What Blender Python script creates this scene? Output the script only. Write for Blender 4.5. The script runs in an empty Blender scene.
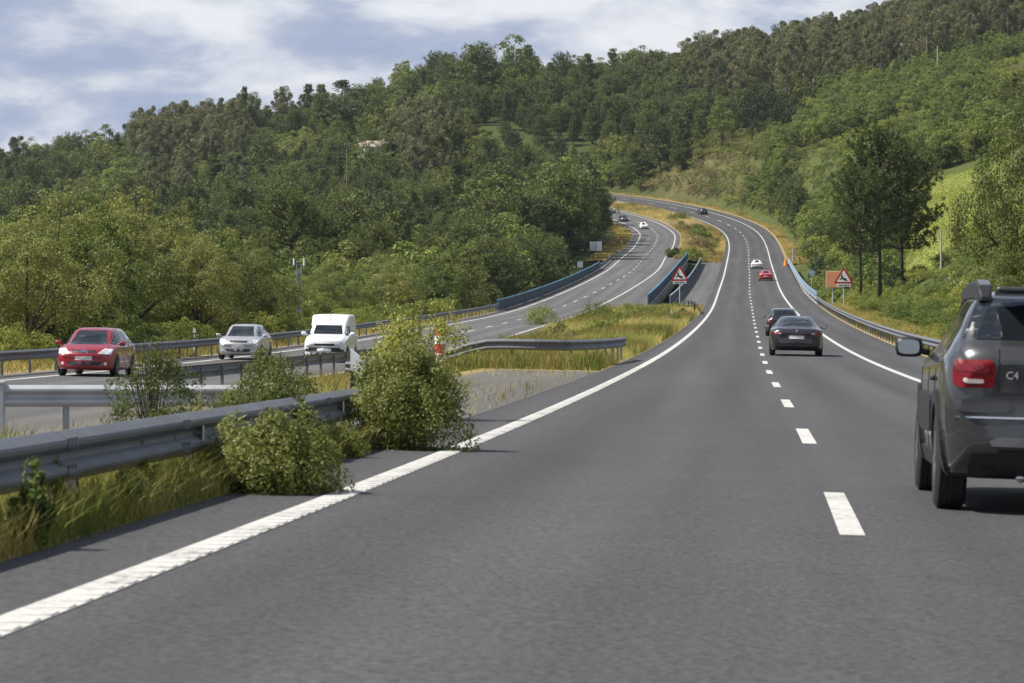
import bpy, bmesh, math, random
import numpy as np
from mathutils import Vector, Matrix, noise
from mathutils.bvhtree import BVHTree

rng = np.random.default_rng(7)
random.seed(7)
SC = bpy.context.scene
COL = SC.collection
R = math.radians
F, CXP, YH = 3400.0, 512.0, 285.0          # focal length in pixels, image centre column, horizon row

# ------------------------------------------------------------------ materials
def newmat(name):
    m = bpy.data.materials.new(name); m.use_nodes = True
    nt = m.node_tree
    for n in list(nt.nodes): nt.nodes.remove(n)
    return m, nt, nt.nodes, nt.links

def N(nodes, typ, **kw):
    n = nodes.new(typ)
    for k, v in kw.items():
        if k in n.inputs.keys(): n.inputs[k].default_value = v
        else: setattr(n, k, v)
    return n

def ramp(nodes, stops):
    r = nodes.new('ShaderNodeValToRGB')
    e = r.color_ramp.elements
    while len(e) < len(stops): e.new(0.5)
    for el, (p, c) in zip(e, stops):
        el.position = p; el.color = (c[0], c[1], c[2], 1)
    return r

def paint(name, col, rough=0.4, metal=0.0, coat=0.0, var=0.12, scale=6.0, spec=0.5, bump=0.0):
    m, nt, ns, ln = newmat(name)
    o = N(ns, 'ShaderNodeOutputMaterial'); b = N(ns, 'ShaderNodeBsdfPrincipled')
    b.inputs['Roughness'].default_value = rough; b.inputs['Metallic'].default_value = metal
    b.inputs['Coat Weight'].default_value = coat; b.inputs['Coat Roughness'].default_value = 0.06
    b.inputs['Specular IOR Level'].default_value = spec
    tc = N(ns, 'ShaderNodeTexCoord'); nz = N(ns, 'ShaderNodeTexNoise', Scale=scale, Detail=5.0)
    ln.new(tc.outputs['Object'], nz.inputs['Vector'])
    r = ramp(ns, [(0.3, [c * (1 - var) for c in col]), (0.7, [min(1, c * (1 + var)) for c in col])])
    ln.new(nz.outputs['Fac'], r.inputs['Fac']); ln.new(r.outputs['Color'], b.inputs['Base Color'])
    if bump:
        bp = N(ns, 'ShaderNodeBump', Strength=bump, Distance=0.01); ln.new(nz.outputs['Fac'], bp.inputs['Height']); ln.new(bp.outputs['Normal'], b.inputs['Normal'])
    ln.new(b.outputs['BSDF'], o.inputs['Surface'])
    return m

def foliage(name, c0, c1, c2, trans=0.3, nscale=0.25):
    m, nt, ns, ln = newmat(name)
    o = N(ns, 'ShaderNodeOutputMaterial')
    d = N(ns, 'ShaderNodeBsdfPrincipled', Roughness=0.55); d.inputs['Specular IOR Level'].default_value = 0.25
    t = N(ns, 'ShaderNodeBsdfTranslucent'); mx = N(ns, 'ShaderNodeMixShader', Fac=trans)
    geo = N(ns, 'ShaderNodeNewGeometry'); oi = N(ns, 'ShaderNodeObjectInfo')
    nz = N(ns, 'ShaderNodeTexNoise', Scale=nscale, Detail=3.0)
    ln.new(geo.outputs['Position'], nz.inputs['Vector'])
    ad = N(ns, 'ShaderNodeMath', operation='MULTIPLY_ADD'); ad.inputs[1].default_value = 0.55; ad.inputs[2].default_value = -0.02
    ln.new(oi.outputs['Random'], ad.inputs[0])
    ad2 = N(ns, 'ShaderNodeMath', operation='MULTIPLY_ADD'); ad2.inputs[1].default_value = 0.3
    ln.new(geo.outputs['Random Per Island'], ad2.inputs[0]); ln.new(ad.outputs[0], ad2.inputs[2])
    ad3 = N(ns, 'ShaderNodeMath', operation='MULTIPLY_ADD'); ad3.inputs[1].default_value = 0.35
    ln.new(nz.outputs['Fac'], ad3.inputs[0]); ln.new(ad2.outputs[0], ad3.inputs[2])
    r = ramp(ns, [(0.15, c0), (0.5, c1), (0.95, c2)])
    ln.new(ad3.outputs[0], r.inputs['Fac'])
    ln.new(r.outputs['Color'], d.inputs['Base Color'])
    hs = N(ns, 'ShaderNodeHueSaturation', Value=1.3, Saturation=1.1); ln.new(r.outputs['Color'], hs.inputs['Color']); ln.new(hs.outputs['Color'], t.inputs['Color'])
    ln.new(d.outputs['BSDF'], mx.inputs[1]); ln.new(t.outputs['BSDF'], mx.inputs[2]); ln.new(mx.outputs[0], o.inputs['Surface'])
    return m

def vcolmat(name, rough=0.7, trans=0.25):
    m, nt, ns, ln = newmat(name)
    o = N(ns, 'ShaderNodeOutputMaterial'); d = N(ns, 'ShaderNodeBsdfPrincipled', Roughness=rough); d.inputs['Specular IOR Level'].default_value = 0.2
    t = N(ns, 'ShaderNodeBsdfTranslucent'); mx = N(ns, 'ShaderNodeMixShader', Fac=trans)
    a = N(ns, 'ShaderNodeAttribute', attribute_name='tint')
    ln.new(a.outputs['Color'], d.inputs['Base Color']); ln.new(a.outputs['Color'], t.inputs['Color'])
    ln.new(d.outputs['BSDF'], mx.inputs[1]); ln.new(t.outputs['BSDF'], mx.inputs[2]); ln.new(mx.outputs[0], o.inputs['Surface'])
    return m

def asphalt(name, base, light=1.0):
    m, nt, ns, ln = newmat(name)
    o = N(ns, 'ShaderNodeOutputMaterial'); b = N(ns, 'ShaderNodeBsdfPrincipled', Roughness=0.85); b.inputs['Specular IOR Level'].default_value = 0.3
    tc = N(ns, 'ShaderNodeTexCoord'); uv = N(ns, 'ShaderNodeUVMap', uv_map='st')
    fine = N(ns, 'ShaderNodeTexNoise', Scale=24.0, Detail=3.0, Roughness=0.75); ln.new(tc.outputs['Object'], fine.inputs['Vector'])
    mid = N(ns, 'ShaderNodeTexNoise', Scale=0.35, Detail=5.0, Roughness=0.6); ln.new(tc.outputs['Object'], mid.inputs['Vector'])
    mp = N(ns, 'ShaderNodeMapping'); mp.inputs['Scale'].default_value = (1.1, 0.02, 1); ln.new(uv.outputs['UV'], mp.inputs['Vector'])
    trk = N(ns, 'ShaderNodeTexNoise', Scale=1.0, Detail=3.0); ln.new(mp.outputs['Vector'], trk.inputs['Vector'])
    mp2 = N(ns, 'ShaderNodeMapping'); mp2.inputs['Scale'].default_value = (0.05, 0.012, 1); ln.new(uv.outputs['UV'], mp2.inputs['Vector'])
    band = N(ns, 'ShaderNodeTexNoise', Scale=1.0, Detail=2.0); ln.new(mp2.outputs['Vector'], band.inputs['Vector'])
    def lin(sock, lo, hi):
        mr = N(ns, 'ShaderNodeMapRange'); mr.inputs['From Min'].default_value = 0.3; mr.inputs['From Max'].default_value = 0.7
        mr.inputs['To Min'].default_value = lo; mr.inputs['To Max'].default_value = hi; ln.new(sock, mr.inputs['Value']); return mr.outputs[0]
    def mul(a, c):
        x = N(ns, 'ShaderNodeMath', operation='MULTIPLY'); ln.new(a, x.inputs[0]); ln.new(c, x.inputs[1]); return x.outputs[0]
    sx = N(ns, 'ShaderNodeSeparateXYZ'); ln.new(uv.outputs['UV'], sx.inputs[0])
    cs = N(ns, 'ShaderNodeMath', operation='COSINE'); ms = N(ns, 'ShaderNodeMath', operation='MULTIPLY'); ms.inputs[1].default_value = 2 * math.pi / 1.8; ln.new(sx.outputs['X'], ms.inputs[0]); ln.new(ms.outputs[0], cs.inputs[0])
    wob = N(ns, 'ShaderNodeMath', operation='MULTIPLY_ADD'); wob.inputs[1].default_value = 0.09; wob.inputs[2].default_value = 1.0; ln.new(cs.outputs[0], wob.inputs[0])
    vo = N(ns, 'ShaderNodeTexVoronoi', Scale=5.5); ln.new(tc.outputs['Object'], vo.inputs['Vector'])
    spk = N(ns, 'ShaderNodeMapRange'); spk.inputs['From Min'].default_value = 0.04; spk.inputs['From Max'].default_value = 0.10; spk.inputs['To Min'].default_value = 1.35; spk.inputs['To Max'].default_value = 1.0; ln.new(vo.outputs['Distance'], spk.inputs['Value'])
    f = mul(wob.outputs[0], spk.outputs[0])
    f = mul(f, mul(mul(lin(fine.outputs['Fac'], 0.42, 1.58), lin(mid.outputs['Fac'], 0.94, 1.06)), mul(lin(trk.outputs['Fac'], 0.83, 1.17), lin(band.outputs['Fac'], 0.93, 1.07))))
    vm = N(ns, 'ShaderNodeVectorMath', operation='SCALE'); vm.inputs[0].default_value = base; ln.new(f, vm.inputs['Scale'])
    ln.new(vm.outputs[0], b.inputs['Base Color'])
    bp = N(ns, 'ShaderNodeBump', Strength=0.25, Distance=0.006); ln.new(fine.outputs['Fac'], bp.inputs['Height']); ln.new(bp.outputs['Normal'], b.inputs['Normal'])
    ln.new(b.outputs['BSDF'], o.inputs['Surface'])
    return m

def ground_mat(name, cols, scale=0.6, attr=False):
    m, nt, ns, ln = newmat(name)
    o = N(ns, 'ShaderNodeOutputMaterial'); b = N(ns, 'ShaderNodeBsdfPrincipled', Roughness=0.95); b.inputs['Specular IOR Level'].default_value = 0.1
    tc = N(ns, 'ShaderNodeTexCoord')
    n1 = N(ns, 'ShaderNodeTexNoise', Scale=scale, Detail=8.0, Roughness=0.7); ln.new(tc.outputs['Object'], n1.inputs['Vector'])
    r = ramp(ns, [(0.3 + 0.4 * i / (len(cols) - 1), c) for i, c in enumerate(cols)])
    ln.new(n1.outputs['Fac'], r.inputs['Fac'])
    out = r.outputs['Color']
    if attr:
        a = N(ns, 'ShaderNodeAttribute', attribute_name='tint')
        n2 = N(ns, 'ShaderNodeTexNoise', Scale=scale * 0.35, Detail=6.0, Roughness=0.65); ln.new(tc.outputs['Object'], n2.inputs['Vector'])
        mr = N(ns, 'ShaderNodeMapRange'); mr.inputs['From Min'].default_value = 0.3; mr.inputs['From Max'].default_value = 0.7
        mr.inputs['To Min'].default_value = 0.7; mr.inputs['To Max'].default_value = 1.3; ln.new(n2.outputs['Fac'], mr.inputs['Value'])
        vm = N(ns, 'ShaderNodeVectorMath', operation='SCALE'); ln.new(a.outputs['Color'], vm.inputs[0]); ln.new(mr.outputs[0], vm.inputs['Scale'])
        mx = N(ns, 'ShaderNodeMix', data_type='RGBA'); mx.inputs['Factor'].default_value = 0.35
        ln.new(vm.outputs[0], mx.inputs['A']); ln.new(out, mx.inputs['B']); out = mx.outputs['Result']
    ln.new(out, b.inputs['Base Color'])
    bp = N(ns, 'ShaderNodeBump', Strength=0.6, Distance=0.08); ln.new(n1.outputs['Fac'], bp.inputs['Height']); ln.new(bp.outputs['Normal'], b.inputs['Normal'])
    ln.new(b.outputs['BSDF'], o.inputs['Surface'])
    return m

def glassmat(name, col=(0.012, 0.015, 0.018), rough=0.04):
    return paint(name, col, rough=rough, coat=0.0, var=0.25, scale=2.0, spec=0.8)

M = {}
M['asphalt'] = asphalt('asphalt', (0.060, 0.059, 0.060))
M['asphalt_old'] = asphalt('asphalt_old', (0.094, 0.092, 0.091))
M['shoulder'] = asphalt('shoulder_asphalt', (0.075, 0.070, 0.066))
M['concrete_pave'] = asphalt('weathered_pavement', (0.105, 0.097, 0.087))
def worn_paint(name):
    m, nt, ns, ln = newmat(name)
    o = N(ns, 'ShaderNodeOutputMaterial'); b = N(ns, 'ShaderNodeBsdfPrincipled', Roughness=0.75); b.inputs['Specular IOR Level'].default_value = 0.3
    tc = N(ns, 'ShaderNodeTexCoord'); n1 = N(ns, 'ShaderNodeTexNoise', Scale=16.0, Detail=7.0, Roughness=0.75); n2 = N(ns, 'ShaderNodeTexNoise', Scale=1.3, Detail=4.0)
    ln.new(tc.outputs['Object'], n1.inputs['Vector']); ln.new(tc.outputs['Object'], n2.inputs['Vector'])
    ad = N(ns, 'ShaderNodeMath', operation='MULTIPLY_ADD'); ad.inputs[1].default_value = 0.35; ln.new(n2.outputs['Fac'], ad.inputs[0]); ln.new(n1.outputs['Fac'], ad.inputs[2])
    r = ramp(ns, [(0.50, (0.13, 0.125, 0.12)), (0.58, (0.36, 0.35, 0.33)), (0.68, (0.50, 0.49, 0.46)), (0.9, (0.56, 0.55, 0.52))])
    ln.new(ad.outputs[0], r.inputs['Fac']); ln.new(r.outputs['Color'], b.inputs['Base Color']); ln.new(b.outputs['BSDF'], o.inputs['Surface']); return m
M['line'] = worn_paint('road_paint')
M['verge'] = ground_mat('verge_soil', [(0.15, 0.115, 0.065), (0.30, 0.235, 0.12), (0.19, 0.165, 0.075)], 0.9)
M['terrain'] = ground_mat('terrain_ground', [(0.03, 0.045, 0.012), (0.07, 0.085, 0.025), (0.11, 0.10, 0.04)], 0.5, attr=True)
M['galv'] = paint('galvanised_steel', (0.140, 0.148, 0.162), rough=0.55, metal=0.3, var=0.18, scale=1.5, bump=0.03)
M['galvlight'] = paint('pale_steel', (0.42, 0.43, 0.44), rough=0.55, metal=0.3, var=0.12, scale=2)
M['bluesteel'] = paint('blue_parapet_paint', (0.009, 0.040, 0.078), rough=0.65, var=0.35, scale=0.8)
M['blueedge'] = paint('blue_rail_paint', (0.06, 0.19, 0.30), rough=0.45, var=0.2, scale=1.2)
M['palerail'] = paint('pale_blue_rail', (0.20, 0.27, 0.34), rough=0.45, var=0.2, scale=1.2)
M['white'] = paint('white_paint', (0.75, 0.75, 0.73), rough=0.45, var=0.06)
M['black'] = paint('black_plastic', (0.012, 0.012, 0.013), rough=0.5, var=0.2)
M['signred'] = paint('sign_red', (0.42, 0.015, 0.02), rough=0.4, var=0.08)
M['signorange'] = paint('sign_orange', (0.70, 0.30, 0.14), rough=0.5, var=0.1)
M['signcream'] = paint('sign_cream', (0.62, 0.5, 0.3), rough=0.5, var=0.1)
M['bollardred'] = paint('bollard_red', (0.5, 0.04, 0.015), rough=0.5, var=0.12)
M['yellow'] = paint('yellow_paint', (0.62, 0.45, 0.08), rough=0.5, var=0.1)
M['coneorange'] = paint('cone_orange', (0.65, 0.24, 0.02), rough=0.5, var=0.12)
M['signgrey'] = paint('sign_back_grey', (0.42, 0.45, 0.46), rough=0.5, var=0.12, scale=3)
M['signblue'] = paint('sign_pale_blue', (0.30, 0.42, 0.55), rough=0.5, var=0.1)
M['concrete'] = paint('concrete', (0.33, 0.32, 0.29), rough=0.9, var=0.2, scale=3)
M['wood'] = paint('wooden_pole', (0.16, 0.12, 0.09), rough=0.9, var=0.2, scale=3)
M['bark'] = paint('bark', (0.06, 0.045, 0.033), rough=0.95, var=0.35, scale=3)
M['palebark'] = paint('pale_bark', (0.28, 0.24, 0.19), rough=0.9, var=0.35, scale=1.5)
M['tyre'] = paint('tyre_rubber', (0.014, 0.014, 0.015), rough=0.8, var=0.2, scale=20)
M['rim'] = paint('wheel_rim', (0.25, 0.25, 0.26), rough=0.35, metal=0.7)
M['carglass'] = glassmat('car_glass')
M['lightclear'] = paint('headlamp_glass', (0.62, 0.64, 0.66), rough=0.12, coat=0.6, var=0.25, scale=14)
M['lightred'] = paint('tail_lamp_red', (0.15, 0.003, 0.006), rough=0.3, spec=0.25, coat=0.15, var=0.3, scale=16)
M['lightpale'] = paint('reversing_lamp', (0.55, 0.45, 0.42), rough=0.15, coat=0.5, var=0.1)
M['plate'] = paint('number_plate_white', (0.72, 0.72, 0.70), rough=0.5, var=0.06, scale=40)
M['chrome'] = paint('chrome', (0.6, 0.6, 0.62), rough=0.12, metal=1.0, var=0.05)
M['mirrorglass'] = paint('mirror_glass', (0.42, 0.45, 0.46), rough=0.22, metal=0.9, var=0.05)
M['carred'] = paint('car_paint_red', (0.27, 0.006, 0.016), rough=0.3, coat=0.9, var=0.04)
M['carorange'] = paint('car_paint_light_red', (0.45, 0.03, 0.03), rough=0.3, coat=0.9, var=0.04)
M['carsilver'] = paint('car_paint_silver', (0.42, 0.42, 0.44), rough=0.33, metal=0.35, coat=0.7, var=0.04)
M['carwhite'] = paint('car_paint_white', (0.72, 0.72, 0.71), rough=0.35, coat=0.5, var=0.04)
M['carblack'] = paint('car_paint_black', (0.016, 0.015, 0.018), rough=0.25, coat=1.0, var=0.06)
M['carplum'] = paint('car_paint_dark_plum', (0.028, 0.022, 0.027), rough=0.28, metal=0.3, coat=1.0, var=0.06)
M['carnavy'] = paint('car_paint_navy', (0.02, 0.03, 0.055), rough=0.3, coat=0.8, var=0.06)
M['cargrey'] = paint('car_paint_dark_grey', (0.045, 0.045, 0.047), rough=0.3, metal=0.4, coat=0.9, var=0.05)
M['skid'] = paint('bumper_skid_grey', (0.10, 0.10, 0.105), rough=0.4, metal=0.3, var=0.05)
M['roofwhite'] = paint('house_render', (0.6, 0.57, 0.5), rough=0.8, var=0.1)
M['rooftile'] = paint('house_roof', (0.36, 0.29, 0.24), rough=0.85, var=0.15, scale=2)
M['grass'] = vcolmat('grass_blades', 0.7, 0.3)
M['leaf_olive'] = foliage('leaves_olive', (0.070, 0.082, 0.022), (0.155, 0.175, 0.046), (0.275, 0.275, 0.078), 0.28)
M['leaf_green'] = foliage('leaves_green', (0.048, 0.075, 0.018), (0.118, 0.162, 0.036), (0.23, 0.265, 0.062), 0.28)
M['leaf_dark'] = foliage('leaves_dark', (0.016, 0.030, 0.010), (0.030, 0.050, 0.014), (0.050, 0.070, 0.020), 0.2)
M['leaf_pine'] = foliage('pine_needles', (0.038, 0.058, 0.020), (0.098, 0.128, 0.038), (0.185, 0.208, 0.060), 0.2)
M['leaf_euca'] = foliage('eucalyptus_leaves', (0.06, 0.073, 0.03), (0.125, 0.138, 0.055), (0.205, 0.19, 0.085), 0.25)
M['leaf_yellow'] = foliage('leaves_yellow_green', (0.090, 0.115, 0.022), (0.195, 0.225, 0.042), (0.33, 0.33, 0.08), 0.3)
M['leaf_bush'] = foliage('bush_leaves', (0.045, 0.062, 0.017), (0.108, 0.135, 0.032), (0.22, 0.235, 0.068), 0.32, 3.0)
M['leaf_brown'] = foliage('dry_scrub_leaves', (0.10, 0.085, 0.04), (0.18, 0.15, 0.065), (0.28, 0.22, 0.10), 0.2)

# ------------------------------------------------------------------ object helpers
def tag(o, label=None, cat=None, group=None, kind=None):
    if label: o['label'] = label
    if cat: o['category'] = cat
    if group: o['group'] = group
    if kind: o['kind'] = kind
    return o

def empty(name, loc=(0, 0, 0), rz=0.0, parent=None):
    o = bpy.data.objects.new(name, None); o.empty_display_size = 0.3
    o.location = loc; o.rotation_euler = (0, 0, rz); COL.objects.link(o)
    if parent: o.parent = parent
    return o

def mesh_obj(name, me, mats, parent=None):
    for m in (mats if isinstance(mats, (list, tuple)) else [mats]): me.materials.append(m)
    o = bpy.data.objects.new(name, me); COL.objects.link(o)
    if parent: o.parent = parent
    return o

def np_mesh(name, verts, faces, smooth=False, mi=None):
    """verts (n,3), faces (m,k) arrays, all faces of one size, or a list of such arrays"""
    me = bpy.data.meshes.new(name)
    fl = faces if isinstance(faces, list) else [faces]
    fl = [np.asarray(f, dtype=np.int32) for f in fl if len(f)]
    verts = np.asarray(verts, dtype=np.float32)
    me.vertices.add(len(verts)); me.vertices.foreach_set('co', verts.ravel())
    loops = np.concatenate([f.ravel() for f in fl])
    sizes = np.concatenate([np.full(len(f), f.shape[1], np.int32) for f in fl])
    me.loops.add(len(loops)); me.loops.foreach_set('vertex_index', loops)
    me.polygons.add(len(sizes))
    starts = np.concatenate([[0], np.cumsum(sizes)[:-1]]).astype(np.int32)
    me.polygons.foreach_set('loop_start', starts); me.polygons.foreach_set('loop_total', sizes)
    if mi is not None: me.polygons.foreach_set('material_index', np.asarray(mi, np.int32))
    me.polygons.foreach_set('use_smooth', np.full(len(sizes), smooth))
    me.update(calc_edges=True)
    return me

class MB:
    """collects boxes, tubes, prisms into one mesh"""
    def __init__(s): s.v = []; s.f = []
    def add(s, vs, fs):
        b = len(s.v); s.v += [tuple(v) for v in vs]; s.f += [tuple(b + i for i in f) for f in fs]; return s
    def box(s, c, d, rz=0.0, bev=0.0, mat=None):
        bm = bmesh.new(); bmesh.ops.create_cube(bm, size=1)
        for v in bm.verts: v.co = Vector((v.co.x * d[0], v.co.y * d[1], v.co.z * d[2]))
        if bev: bmesh.ops.bevel(bm, geom=list(bm.edges), offset=bev, segments=2, affect='EDGES', profile=0.6)
        mt = Matrix.Translation(c) @ Matrix.Rotation(rz, 4, 'Z') @ (mat or Matrix())
        bm.verts.index_update()
        s.add([mt @ v.co for v in bm.verts], [[v.index for v in f.verts] for f in bm.faces]); bm.free(); return s
    def tube(s, pts, rad, n=8, caps=True):
        pts = [Vector(p) for p in pts]
        rads = rad if isinstance(rad, (list, tuple)) else [rad] * len(pts)
        vs = []; fs = []
        for i, p in enumerate(pts):
            d = (pts[min(i + 1, len(pts) - 1)] - pts[max(i - 1, 0)]).normalized()
            a = d.orthogonal().normalized() if abs(d.z) < 0.9 else Vector((1, 0, 0)).cross(d).normalized()
            if abs(d.z) < 0.9: a = d.cross(Vector((0, 0, 1))).normalized()
            b = d.cross(a)
            for k in range(n):
                t = 2 * math.pi * k / n
                vs.append(p + (a * math.cos(t) + b * math.sin(t)) * rads[i])
        for i in range(len(pts) - 1):
            for k in range(n):
                fs.append((i * n + k, i * n + (k + 1) % n, (i + 1) * n + (k + 1) % n, (i + 1) * n + k))
        if caps:
            fs.append(tuple(range(n))[::-1]); fs.append(tuple((len(pts) - 1) * n + k for k in range(n)))
        return s.add(vs, fs)
    def prism(s, poly, thick, mt=None):
        """poly in local XZ, extruded along +Y by thick"""
        mt = mt or Matrix(); n = len(poly)
        vs = [mt @ Vector((x, 0, z)) for x, z in poly] + [mt @ Vector((x, thick, z)) for x, z in poly]
        fs = [tuple(range(n)), tuple(range(2 * n - 1, n - 1, -1))] + [(i, n + i, n + (i + 1) % n, (i + 1) % n) for i in range(n)]
        return s.add(vs, fs)
    def build(s, name, mat, parent=None, smooth=False):
        me = bpy.data.meshes.new(name); me.from_pydata(s.v, [], s.f); me.update()
        bm = bmesh.new(); bm.from_mesh(me); bmesh.ops.recalc_face_normals(bm, faces=bm.faces); bm.to_mesh(me); bm.free()
        if smooth:
            for p in me.polygons: p.use_smooth = True
        return mesh_obj(name, me, mat, parent)

# ------------------------------------------------------------------ the road's course (metres, from the camera)
KS = [-40, 0, 80, 160, 240, 320, 400, 480, 560, 640, 700, 740, 780, 820, 860, 900, 950, 1000, 1100]
KAP = [0.346, -0.524, 0.0928, -0.0265, 0.0213, -0.0499, 0.077, -0.0556, 0.0433, -0.102, -0.304, -1.3, -2.4, -3.45, -4.33, -5.18, -5, -4, -3]
GR = [-1.36, -1.48, -0.994, -0.0952, 0.356, 1.15, 2.07, 2.81, 3.25, 3.95, 4.93, 6.06, 7.18, 8.17, 9.09, 8.5, 6, 4, 3]
BK = [-0.236, -2.65, -2.01, -1.63, 0.538, 1.52, 1.51, 0.674, 0.0507, -0.184, 0.215, 2.27, 4.98, 6.49, 6.24, 4.44, 2.85, 1.96, 1.57]
DZ = [-0.912, -1.06, -0.747, -0.724, -0.157, -0.144, 0.44, 0.861, 0.665, 0.588, 0.841, 0.159, 0.342, 0.28, 0.162, 0.0178, 0, 0, 0]
SEP = [18.2, 18.2, 18.1, 17.9, 18.3, 18.7, 17.4, 16.4, 17.4, 17.7, 18.1, 18.3, 18.1, 18.2, 18.3, 18.4, 18.4, 18.4, 18.4]
SG = np.arange(-40, 1101, 2.0)
def _sm(v):
    y = np.interp(SG, KS, v); k = np.ones(21) / 21
    for _ in range(2): y = np.convolve(np.pad(y, 10, mode='edge'), k, 'valid')
    return y
_th = 0.08537519 + np.cumsum(_sm(KAP)) * 2e-3
_x = np.cumsum(np.sin(_th)) * 2; _y = np.cumsum(np.cos(_th)) * 2; _z = np.cumsum(_sm(GR) * 1e-2) * 2
_x += 0.47236 - _x[20]; _y -= _y[20]; _z += -1.27198 - _z[20]
_bk = _sm(BK) * 1e-2; _dz = _sm(DZ); _sep = _sm(SEP)
W = 3.6
SEND = 985.0
def ss(a, b, x):
    t = np.clip((x - a) / (b - a), 0, 1); return t * t * (3 - 2 * t)
def road(s):
    return [np.interp(s, SG, c) for c in (_x, _y, _z, _th, _bk, _dz, _sep)]
def G(s, t, h=0.0):
    """world point at arc length s, t metres right of the near carriageway's lane line, h above the road plane"""
    s = np.asarray(s, float); t = np.asarray(t, float)
    x, y, z, th, bk, dz, sep = road(s)
    return np.stack([x + t * np.cos(th), y - t * np.sin(th), z + bk * t + dz * (1 - ss(-10.5, -7.5, t)) + h + 0 * t], -1)
def sep(s): return float(np.interp(s, SG, _sep))
def heading(s): return float(np.interp(s, SG, _th))
B0, B1 = 322.0, 546.0                      # the viaduct

def ribbon_mesh(name, s, ts, hs, mat, parent=None, kind='structure'):
    """ts, hs: lists of functions or numbers of s giving lateral position and height"""
    s = np.asarray(s, float); k = len(ts); rows = []; uv = []
    for t, h in zip(ts, hs):
        tv = t(s) if callable(t) else np.full(len(s), float(t))
        hv = h(s) if callable(h) else np.full(len(s), float(h))
        rows.append(G(s, tv, hv)); uv.append(np.stack([tv, s], -1))
    V = np.stack(rows, 1).reshape(-1, 3); UV = np.stack(uv, 1).reshape(-1, 2)
    n = len(s); i = np.arange(n - 1)[:, None]; j = np.arange(k - 1)[None]
    a = i * k + j
    Fc = np.stack([a, a + 1, a + k + 1, a + k], -1).reshape(-1, 4)
    me = np_mesh(name, V, Fc, smooth=True)
    l = me.uv_layers.new(name='st'); vi = np.empty(len(me.loops), np.int32); me.loops.foreach_get('vertex_index', vi)
    l.data.foreach_set('uv', UV[vi].astype(np.float32).ravel())
    o = mesh_obj(name, me, mat, parent)
    if kind and parent is None: o['kind'] = kind
    return o
# ------------------------------------------------------------------ terrain
TU = [-900, -400, 0, 150, 300, 450, 600, 700, 760, 830, 900, 960, 1024, 1300, 1800]
TY = [60, 150, 200, 300, 400, 550, 700, 800, 900, 1050, 1250, 1500]
TV = {  # picture row at which the bare ground lies at each distance, per column
    -900: [460, 395, 378, 350, 335, 315, 295, 275, 255, 235, 225, 222],
    -400: [460, 395, 378, 350, 332, 310, 285, 262, 240, 215, 205, 205],
    0:    [460, 392, 374, 346, 328, 304, 274, 250, 225, 192, 182, 188],
    150:  [460, 392, 374, 346, 326, 298, 262, 238, 210, 172, 160, 168],
    300:  [460, 392, 374, 346, 326, 292, 250, 222, 190, 150, 134, 145],
    450:  [460, 392, 374, 342, 316, 278, 235, 190, 140, 98, 86, 100],
    600:  [460, 392, 372, 336, 312, 266, 222, 196, 160, 108, 84, 92],
    700:  [430, 380, 352, 318, 296, 256, 218, 186, 150, 108, 84, 88],
    760:  [420, 365, 340, 310, 280, 238, 196, 165, 135, 98, 80, 84],
    830:  [410, 350, 328, 290, 258, 214, 172, 145, 118, 84, 66, 70],
    900:  [400, 335, 306, 268, 238, 192, 150, 126, 102, 66, 48, 52],
    960:  [390, 326, 294, 256, 222, 174, 134, 108, 84, 48, 28, 32],
    1024: [380, 318, 284, 244, 206, 156, 116, 90, 66, 30, 8, 14],
    1300: [360, 300, 262, 216, 170, 115, 75, 50, 22, -20, -45, -40],
    1800: [330, 280, 240, 185, 130, 70, 30, 0, -30, -75, -100, -90],
}
_tab = np.array([TV[u] for u in TU], float)
_tabz = (YH - _tab) / F * np.array(TY)[None, :]
def _pchip_like(xs, ys, x):
    """smooth 1-D interpolation along the last axis of ys (monotone-ish cubic)"""
    xs = np.asarray(xs, float); d = np.diff(ys, axis=-1) / np.diff(xs)
    m = np.zeros_like(ys); m[..., 1:-1] = np.where(d[..., 1:] * d[..., :-1] > 0, 2 * d[..., 1:] * d[..., :-1] / (d[..., 1:] + d[..., :-1] + 1e-12), 0)
    m[..., 0] = d[..., 0]; m[..., -1] = d[..., -1]
    x = np.clip(x, xs[0], xs[-1]); i = np.clip(np.searchsorted(xs, x) - 1, 0, len(xs) - 2)
    return i, (x - xs[i]) / (xs[i + 1] - xs[i]), m
_fineY = np.concatenate([np.arange(60, 1500, 10.0), [1500.0]])
def _rows():
    out = np.zeros((len(TU), len(_fineY)))
    i, t, m = _pchip_like(TY, _tabz, _fineY); h = np.diff(TY)[i]
    for k in range(len(TU)):
        a, b = _tabz[k, i], _tabz[k, i + 1]
        out[k] = (2 * t**3 - 3 * t**2 + 1) * a + (t**3 - 2 * t**2 + t) * h * m[k, i] + (-2 * t**3 + 3 * t**2) * b + (t**3 - t**2) * h * m[k, i + 1]
    return out
_tz = _rows()
_fineU = np.arange(-900, 1801, 20.0)
_tzu = np.stack([np.interp(_fineU, TU, _tz[:, j]) for j in range(len(_fineY))], 1)
_k = np.ones(7) / 7
_tzu = np.stack([np.convolve(np.pad(_tzu[:, j], 3, mode='edge'), _k, 'valid') for j in range(len(_fineY))], 1)
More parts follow.
